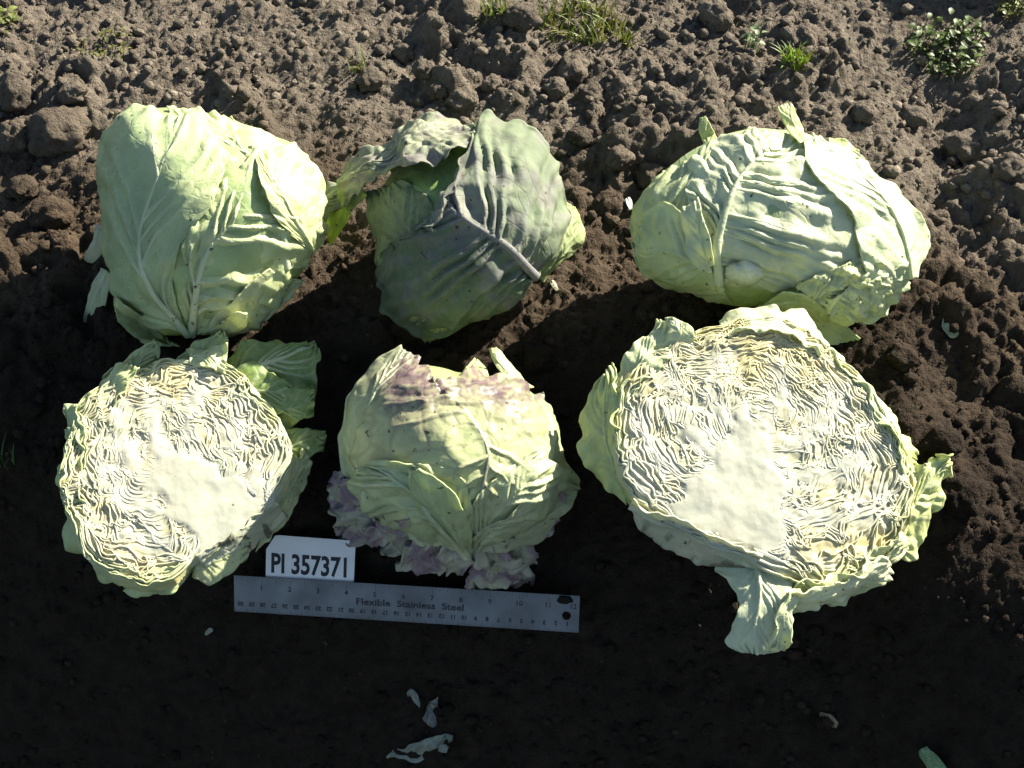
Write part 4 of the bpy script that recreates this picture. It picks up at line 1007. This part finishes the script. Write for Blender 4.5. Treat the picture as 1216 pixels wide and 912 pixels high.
leaf(H6, [(905,672,-.012),(905,710,-.006),(900,745,-.012),(904,772,-.02)], [(856,668,-.02),(876,690,-.016),(880,720,-.014),(873,758,-.02),(890,771,-.02)], [(944,690,-.006),(938,712,0),(934,740,-.006),(936,765,-.016),(920,774,-.02)], lift=0, seed=132, nv=6, wrinkle=0.003, pucker=0.002, edge=0.003, mid_h=0.004, col=(0.46, 0.52, 0.35), ns=80, nt=50, label='cut-off leaf stalk hanging below the half')
leaf(H6, [(948,700,.002),(930,730,.004),(928,765,-.01)], [(956,708,.0),(942,738,.0),(937,772,-.014)], [(938,700,.002),(922,730,.006),(918,768,-.012)], lift=0, seed=133, nv=7, wrinkle=0.005, edge=0.006, col=(0.50, 0.56, 0.32), ns=60, nt=26)

# ------------------------------------------------------------------ steel ruler and number tag
def frame_on(pxs):
    """rigid plane through three photographed corners lying on the bank (a bit above it)"""
    return [macro_point(*q)[0] for q in pxs]

def basis_obj(name, origin, ex, ey, ez):
    from mathutils import Matrix
    o = bpy.data.objects.new(name, None)
    COL.objects.link(o)
    o.empty_display_size = 0.02
    o.matrix_world = Matrix(((ex[0], ey[0], ez[0], origin[0]), (ex[1], ey[1], ez[1], origin[1]), (ex[2], ey[2], ez[2], origin[2]), (0, 0, 0, 1)))
    return o

def unit(v): return v / np.linalg.norm(v)

def text_mesh(name, body, size, x, y, z, mat, parent, sx=1.0, rot=0.0, bold=0.0, align='CENTER'):
    cu = bpy.data.curves.new(name, 'FONT')
    cu.body = body; cu.size = size; cu.align_x = align; cu.align_y = 'CENTER'; cu.offset = bold
    cu.resolution_u = 3
    to = bpy.data.objects.new('tmp', cu)
    COL.objects.link(to)
    dg = bpy.context.evaluated_depsgraph_get(); dg.update()
    me = bpy.data.meshes.new_from_object(to.evaluated_get(dg))
    bpy.data.objects.remove(to)
    co = np.zeros(len(me.vertices) * 3); me.vertices.foreach_get('co', co); co = co.reshape(-1, 3)
    c, s = math.cos(rot), math.sin(rot)
    xx = co[:, 0] * sx; yy = co[:, 1].copy()
    co = np.stack([xx * c - yy * s + x, xx * s + yy * c + y, np.full(len(co), z)], 1)
    me.vertices.foreach_set('co', co.ravel()); me.update()
    return link(name, me, mat, parent)

def plate(name, poly, th, mat, parent, holes=(), bend=None):
    import bmesh
    cu = bpy.data.curves.new(name, 'CURVE'); cu.dimensions = '2D'; cu.fill_mode = 'BOTH'; cu.extrude = th / 2
    for pl in [poly] + list(holes):
        sp = cu.splines.new('POLY'); sp.points.add(len(pl) - 1)
        for q, (a, b) in zip(sp.points, pl): q.co = (a, b, 0, 1)
        sp.use_cyclic_u = True
    to = bpy.data.objects.new('tmp', cu); COL.objects.link(to)
    dg = bpy.context.evaluated_depsgraph_get(); dg.update()
    me = bpy.data.meshes.new_from_object(to.evaluated_get(dg)); bpy.data.objects.remove(to)
    for v in me.vertices: v.co.z -= th / 2
    return link(name, me, mat, parent)

def quad_marks(name, rects, z, mat, parent):
    v, f = [], []
    for (x0, y0, x1, y1) in rects:
        b = len(v); v += [(x0, y0, z), (x1, y0, z), (x1, y1, z), (x0, y1, z)]; f.append((b, b + 1, b + 2, b + 3))
    return link(name, mesh_raw(name, np.array(v), np.array(f), smooth=False), mat, parent)

pa, pb, pc = frame_on([(285, 675), (690, 699), (285, 718)])
ex = unit(pb - pa); ey = unit((pa - pc) - ex * ((pa - pc) @ ex)); ez = np.cross(ex, ey)
# width across the image fixes the ruler's size: 12.2 in long, 1.3 in wide
LEN = float(np.linalg.norm(pb - pa)); INCH = LEN / 12.05; WID = 1.32 * INCH
ro = pa + ez * 0.020
ruler = basis_obj('steel_ruler', ro, ex, ey, ez)
tag(ruler, 'stainless steel ruler lying in the shade in front of the cabbages', 'ruler')
hole = [(11.62 * INCH + 0.0042 * math.cos(a), -0.56 * WID + 0.0042 * math.sin(a)) for a in np.linspace(0, 2 * math.pi, 20, endpoint=False)]
plate('blade', [(0, 0), (0, -WID), (LEN, -WID), (LEN, 0)], 0.0009, M_STEEL, ruler, [hole])
marks = []
for k in range(1, 12 * 16):
    x = k * INCH / 16
    l = 0.0068 if k % 16 == 0 else 0.0050 if k % 8 == 0 else 0.0036 if k % 4 == 0 else 0.0022
    if k % 2 == 0: marks.append((x - 0.00013, -l, x + 0.00013, -0.0002))
CMM = LEN / 30.6
for k in range(1, 306):
    x = LEN - k * CMM / 10
    l = 0.0050 if k % 10 == 0 else 0.0036 if k % 5 == 0 else 0.0020
    if k % 2 == 0 or k % 5 == 0: marks.append((x - 0.00012, -WID + 0.0002, x + 0.00012, -WID + l))
quad_marks('scale_marks', marks, 0.00012, M_ENGRAVE, ruler)['kind'] = 'stuff'
for k in range(1, 13):
    text_mesh('inch_number', str(k), 0.0070, k * INCH - 0.0005 - (0.004 if k == 12 else 0), -0.0108, 0.00014, M_ENGRAVE, ruler, 1.0, 0, 0.0001)
for k in range(1, 31):
    text_mesh('centimetre_number', str(k), 0.0056, LEN - k * CMM - 0.001 * 0, -WID + 0.0082, 0.00014, M_ENGRAVE, ruler, 1.0, math.pi, 0.00022)
text_mesh('lettering', 'Flexible  Stainless  Steel', 0.0088, LEN * 0.515, -WID * 0.52, 0.00014, M_ENGRAVE, ruler, 1.22, 0, 0.0002)

# tag standing just behind the ruler, leaning back on the soil
ta, tb, tc_ = [macro_point(*q)[0] for q in [(321, 682), (424, 689), (327, 630)]]
ex2 = unit(tb - ta); ey2 = unit((tc_ - ta) - ex2 * ((tc_ - ta) @ ex2)); ez2 = np.cross(ex2, ey2)
TL = float(np.linalg.norm(tb - ta)); TH = float((tc_ - ta) @ ey2) * 0.98
tagr = basis_obj('number_tag', ta + ez2 * 0.0165 + ey2 * 0.001, ex2, ey2, ez2)
tag(tagr, 'white plastic tag lettered PI 357371 behind the ruler', 'tag')
plate('tag_plate', [(0, -0.006), (TL, -0.006), (TL + 0.001, TH * 0.985), (TL * 0.15, TH), (TL * 0.10, TH * 0.985), (0.0, TH * 0.66)], 0.0012, M_CARD, tagr)
text_mesh('lettering', 'PI 357371', 0.0262, TL * 0.505, TH * 0.34, 0.0002, M_INK, tagr, 0.72, 0, 0.00075)

# lump of wet soil on the ruler's hole end
v, f = ICO2
nn = 1 + 0.35 * noise(v[:, 0] * 2, v[:, 1] * 2, v[:, 2] * 2, 5)
bl = link('soil_smear', mesh_raw('soil_smear', v * nn[:, None] * [0.0075, 0.004, 0.0014], f, np.repeat([[0.022, 0.018, 0.014]], len(v), 0)), M_SOIL)
p_ = ro + ex * 11.55 * INCH - ey * 0.0045 + ez * 0.001
bl.location = p_; bl.rotation_euler = ruler.rotation_euler
bl.rotation_euler = ruler.matrix_world.to_euler()
tag(bl, 'smear of wet soil on the end of the steel ruler', 'soil')

# ------------------------------------------------------------------ scraps of leaf on the ground
class Flat:
    """lays a leaf scrap over the ground"""
    def __init__(s, c):
        g, t = macro_point(*c)
        s.g = on_ground(*c); s.t = (s.g - CAM) @ FWD; s.pxm = t / FPX; s.inv = -s.g; s.col = np.array([0.4, 0.45, 0.3]); s.root = None
        s.n = macro_normal(g[0], g[1])
    def surf(s, px, py, lift):
        r = rays(px, py); k = ((s.g - CAM) @ s.n) / (r @ s.n)
        return CAM + r * k[..., None] + s.n * np.asarray(lift)[..., None]
    def out_dir(s): return s.n

def scrap(name, c, mid, left, right, label, col, cat='leaf scrap', seed=1, lift=0.004, **kw):
    f = Flat(c)
    o = leaf(f, mid, left, right, name=name, lift=lift, ns=30, nt=22, seed=seed, col=col, wrinkle=kw.get('wrinkle', 0.003), edge=0.002, pucker=0.001, crumple=kw.get('crumple', 0.0), th=0.0010)
    o.location = f.g
    tag(o, label, cat, 'leaf scraps on the soil')

scrap('leaf_scrap', (1121, 386), [(1114,372),(1122,382),(1130,394)], [(1110,376),(1112,390),(1128,402)], [(1118,372),(1130,380),(1134,388)], 'pale green leaf scrap in the shadow at right', (0.36, 0.42, 0.30), seed=141, crumple=0.010)
scrap('leaf_scrap', (494, 820), [(486,816),(493,820),(504,828)], [(488,820),(494,827),(505,829)], [(488,813),(496,813),(504,826)], 'small pale leaf scrap, uppermost of the scraps in the dark foreground', (0.20, 0.22, 0.21), seed=142, crumple=0.009, wrinkle=0.006)
scrap('leaf_scrap', (521, 842), [(526,822),(522,842),(520,858)], [(522,826),(511,842),(514,857)], [(529,822),(533,842),(526,856)], 'dark crumpled leaf scrap between the two pale scraps in the foreground', (0.12, 0.12, 0.14), seed=143, crumple=0.014, wrinkle=0.008)
scrap('leaf_scrap', (490, 888), [(460,896),(490,890),(534,875)], [(462,899),(482,902),(532,879)], [(466,889),(492,880),(534,872)], 'long pale torn leaf scrap at the bottom of the foreground', (0.22, 0.24, 0.21), seed=144, crumple=0.012, wrinkle=0.006)
scrap('leaf_scrap', (530, 884), [(524,889),(530,885),(535,881)], [(527,890),(533,889),(536,882)], [(525,885),(529,881),(534,880)], 'tiny round pale leaf scrap beside the long torn scrap', (0.22, 0.25, 0.23), seed=145, crumple=0.004)
scrap('leaf_scrap', (252, 747), [(248,748),(252,747),(257,746)], [(249,750),(253,749),(257,748)], [(249,746),(252,744),(256,745)], 'tiny white scrap in the dark soil left below the ruler', (0.34, 0.35, 0.30), seed=146, crumple=0.007)
scrap('leaf_scrap', (746, 247), [(744,238),(746,244),(747,252)], [(741,239),(742,246),(745,252)], [(746,237),(749,244),(749,251)], 'tiny white scrap on the soil left of the broad ribbed head', (0.60, 0.62, 0.58), seed=147)
scrap('leaf_scrap', (1112, 896), [(1098,882),(1108,896),(1122,914)], [(1094,886),(1100,900),(1112,916)], [(1104,880),(1116,894),(1130,912)], 'green leaf tip poking in at the bottom right', (0.14, 0.26, 0.11), seed=148, lift=0.012)
scrap('leaf_scrap', (846, 912), [(836,913),(848,910),(860,913)], [(836,918),(848,918),(860,918)], [(838,910),(848,907),(858,910)], 'sliver of green leaf at the bottom edge', (0.12, 0.22, 0.10), seed=149, lift=0.008)
scrap('bark_flake', (985, 850), [(974,852),(985,846),(993,842)], [(978,858),(988,858),(995,850)], [(974,844),(982,838),(990,836)], 'small tan flake on the dark soil below the large half', (0.22, 0.16, 0.09), seed=150, crumple=0.010, wrinkle=0.010)
scrap('leaf_scrap', (657, 340), [(655,336),(658,342),(661,348)], [(653,338),(655,343),(660,349)], [(657,335),(661,341),(663,347)], 'tiny straw-coloured scrap below the right side of the rolled head', (0.55, 0.50, 0.38), seed=151)

# ------------------------------------------------------------------ weeds
def grass(px, py, n, rad_px, h, label, col, seed, spread=0.9, wid=0.0011, group='weeds growing on the bank'):
    rd = random.Random(seed)
    g, t = macro_point(px, py)
    vs_, fs_, cs_ = [], [], []
    for k in range(n):
        a = rd.uniform(0, 6.28); r = rad_px * t / FPX * math.sqrt(rd.random())
        bx, by = g[0] + r * math.cos(a), g[1] + r * math.sin(a) * 0.8
        bz = float(height(np.array(bx), np.array(by)))
        d = rd.uniform(0, 6.28); L_ = h * rd.uniform(0.5, 1.15); le = rd.uniform(0.15, spread)
        w = wid * rd.uniform(0.7, 1.4)
        pts = []
        for i in range(6):
            s = i / 5
            out = le * L_ * s ** 1.6
            pts.append((bx + out * math.cos(d), by + out * math.sin(d), bz - 0.002 + L_ * s * (1 - 0.45 * le * s)))
        px_, py_ = -math.sin(d), math.cos(d)
        b = len(vs_)
        c = np.array(col) * rd.uniform(0.7, 1.3) * np.array([rd.uniform(0.85, 1.3), 1, 0.9])
        for i, q in enumerate(pts):
            ww = w * (1 - (i / 5) ** 2) + 0.0001
            vs_ += [(q[0] - px_ * ww - g[0], q[1] - py_ * ww - g[1], q[2] - g[2]), (q[0] - g[0], q[1] - g[1], q[2] - g[2] - ww * 0.5), (q[0] + px_ * ww - g[0], q[1] + py_ * ww - g[1], q[2] - g[2])]
            cs_ += [c, c * 0.9, c]
        for i in range(5):
            for e in (0, 1):
                fs_.append((b + i * 3 + e, b + i * 3 + e + 1, b + i * 3 + e + 4, b + i * 3 + e + 3))
    o = link('grass_tuft', mesh_raw('grass_tuft', np.array(vs_), np.array(fs_), np.array(cs_)), M_WEED, None, g)
    tag(o, label, 'grass tuft', group)

GC = (0.12, 0.15, 0.035)
grass(690, 28, 150, 50, 0.036, 'largest grass tuft at the top, right of the middle', GC, 1, wid=0.0011)
grass(588, 32, 34, 16, 0.035, 'small grass tuft at the top, left of the largest tuft', (0.15, 0.20, 0.06), 2)
grass(943, 80, 70, 15, 0.024, 'bright small grass tuft right of the upright leaf tip', (0.17, 0.25, 0.04), 3)
grass(742, 46, 20, 10, 0.030, 'thin grass sprig at the right foot of the largest tuft', GC, 4)
grass(425, 76, 16, 12, 0.028, 'thin pale grass sprig above the left rim of the rolled head', (0.17, 0.20, 0.08), 5)
grass(6, 546, 10, 12, 0.03, 'faint grass blades in the shade at the left edge', (0.06, 0.12, 0.04), 6)
grass(566, 872, 7, 7, 0.012, 'tiny green sprout right of the foreground scraps', (0.03, 0.07, 0.02), 7)
grass(385, 771, 5, 6, 0.010, 'tiny green sprout in the dark soil below the ruler', (0.03, 0.05, 0.02), 8)

def broadweed(px, py, n, rad_px, h, label, col, seed, size=0.010, group='weeds growing on the bank'):
    rd = random.Random(seed)
    g, t = macro_point(px, py)
    root = empty('broadleaf_weed', g)
    tag(root, label, 'weed', group)
    for part in range(max(1, n // 14)):
        vs_, fs_, cs_ = [], [], []
        for k in range(14):
            a = rd.uniform(0, 6.28); r = rad_px * t / FPX * math.sqrt(rd.random())
            bx, by = g[0] + r * math.cos(a), g[1] + r * math.sin(a)
            bz = float(height(np.array(bx), np.array(by))) + h * rd.uniform(0.1, 1)
            d = rd.uniform(0, 6.28); L_ = size * rd.uniform(0.6, 1.4); tl = rd.uniform(-0.3, 0.6)
            c = np.array(col) * rd.uniform(0.65, 1.35)
            ax = np.array([math.cos(d), math.sin(d), tl]); sx = np.array([-math.sin(d), math.cos(d), rd.uniform(-0.3, 0.3)])
            o0 = np.array([bx, by, bz]) - g
            b = len(vs_)
            for i in range(6):
                s = i / 5; ww = L_ * 0.32 * math.sin(math.pi * (0.06 + 0.9 * s) ** 0.8)
                ce = o0 + ax * L_ * s + np.array([0, 0, -L_ * 0.35 * s * s])
                vs_ += [ce - sx * ww + [0, 0, ww * 0.3], ce, ce + sx * ww + [0, 0, ww * 0.3]]; cs_ += [c, c * 1.15, c]
            for i in range(5):
                for e in (0, 1): fs_.append((b + i * 3 + e, b + i * 3 + e + 1, b + i * 3 + e + 4, b + i * 3 + e + 3))
            # thin stem to the ground
            b = len(vs_); s0 = np.array([bx - 0.002, by, float(height(np.array(bx), np.array(by))) - 0.003]) - g
            for q in (s0, o0):
                vs_ += [q + [0.0006, 0, 0], q + [-0.0003, 0.0005, 0], q + [-0.0003, -0.0005, 0]]; cs_ += [c] * 3
            for e in range(3): fs_.append((b + e, b + (e + 1) % 3, b + 3 + (e + 1) % 3, b + 3 + e))
        link('leaf_cluster', mesh_raw('leaf_cluster', np.array(vs_), np.array(fs_), np.array(cs_)), M_WEED, root)['kind'] = 'stuff'
broadweed(1126, 58, 140, 46, 0.018, 'broad low weed with many small leaves at the upper right', (0.070, 0.105, 0.020), 21, size=0.008)
broadweed(1204, 14, 56, 22, 0.03, 'leafy weed at the top right corner', (0.12, 0.13, 0.03), 22, size=0.008)
broadweed(893, 60, 14, 9, 0.03, 'slender pale weed seedling above the broad ribbed head', (0.16, 0.21, 0.10), 23, size=0.008)
broadweed(128, 58, 56, 34, 0.010, 'flat yellowish weed on the dry soil at the upper left', (0.12, 0.12, 0.035), 24, size=0.006)
broadweed(4, 26, 28, 14, 0.012, 'yellowish weed at the top left corner', (0.16, 0.18, 0.05), 25, size=0.009)

# ------------------------------------------------------------------ unseen crop plants added beyond the frame's top for the shade they cast
def add_shade_plant(x, y, h, seed, label):
    rd = random.Random(seed)
    z = float(macro(np.array(x), np.array(y)))
    root = empty('shade_plant', (x, y, z))
    tag(root, label, 'plant', 'unseen crop plants added for their shade')
    for k in range(11):
        d = k * 2.4 + rd.uniform(-0.3, 0.3); L_ = h * rd.uniform(0.75, 1.15); el = 0.45 + 0.85 * k / 11
        n = 16; m = 11
        s = np.linspace(0, 1, n)[:, None]; t = np.linspace(-1, 1, m)[None, :]
        ww = L_ * 0.42 * np.sin(np.pi * np.clip(s, 0, 1) ** 1.3 * 0.97 + 0.03) + 0.004
        rr = L_ * s * math.cos(el) * (1 + 0.1 * s); zz = L_ * s * math.sin(el) - 0.25 * L_ * s ** 2.5 * math.cos(el) + 0.02
        sd_ = t * ww; zz = zz + 0.22 * np.abs(t) ** 2 * ww + 0.012 * noise(s * 5, t * 3, k, seed)
        vx = rr * math.cos(d) - sd_ * math.sin(d); vy = rr * math.sin(d) + sd_ * math.cos(d)
        c = np.array([0.10, 0.17, 0.08]) * rd.uniform(0.8, 1.2)
        v = np.stack(np.broadcast_arrays(vx, vy, zz), -1).reshape(-1, 3)
        o = link('leaf', mesh_raw('leaf', v, grid_quads(n, m), np.repeat(c[None], n * m, 0), np.stack(np.broadcast_arrays(s * L_ + k, sd_), -1).reshape(-1, 2)), M_LEAF, root)
        solid(o, 0.001, 0)
for i, (x, y, h, lab) in enumerate([(1.02, 1.00, 0.34, 'unseen leafy crop plant added for its shade, nearest the right'), (0.72, 0.98, 0.36, 'unseen leafy crop plant added for its shade, second from the right'),
                                    (0.46, 0.98, 0.34, 'unseen leafy crop plant added for its shade, third from the right'),
                                    (0.06, 0.96, 0.28, 'unseen leafy crop plant added for its shade, second from the left'), (-0.22, 0.94, 0.28, 'unseen leafy crop plant added for its shade, leftmost one')]):
    add_shade_plant(x, y, h, 300 + i, lab)
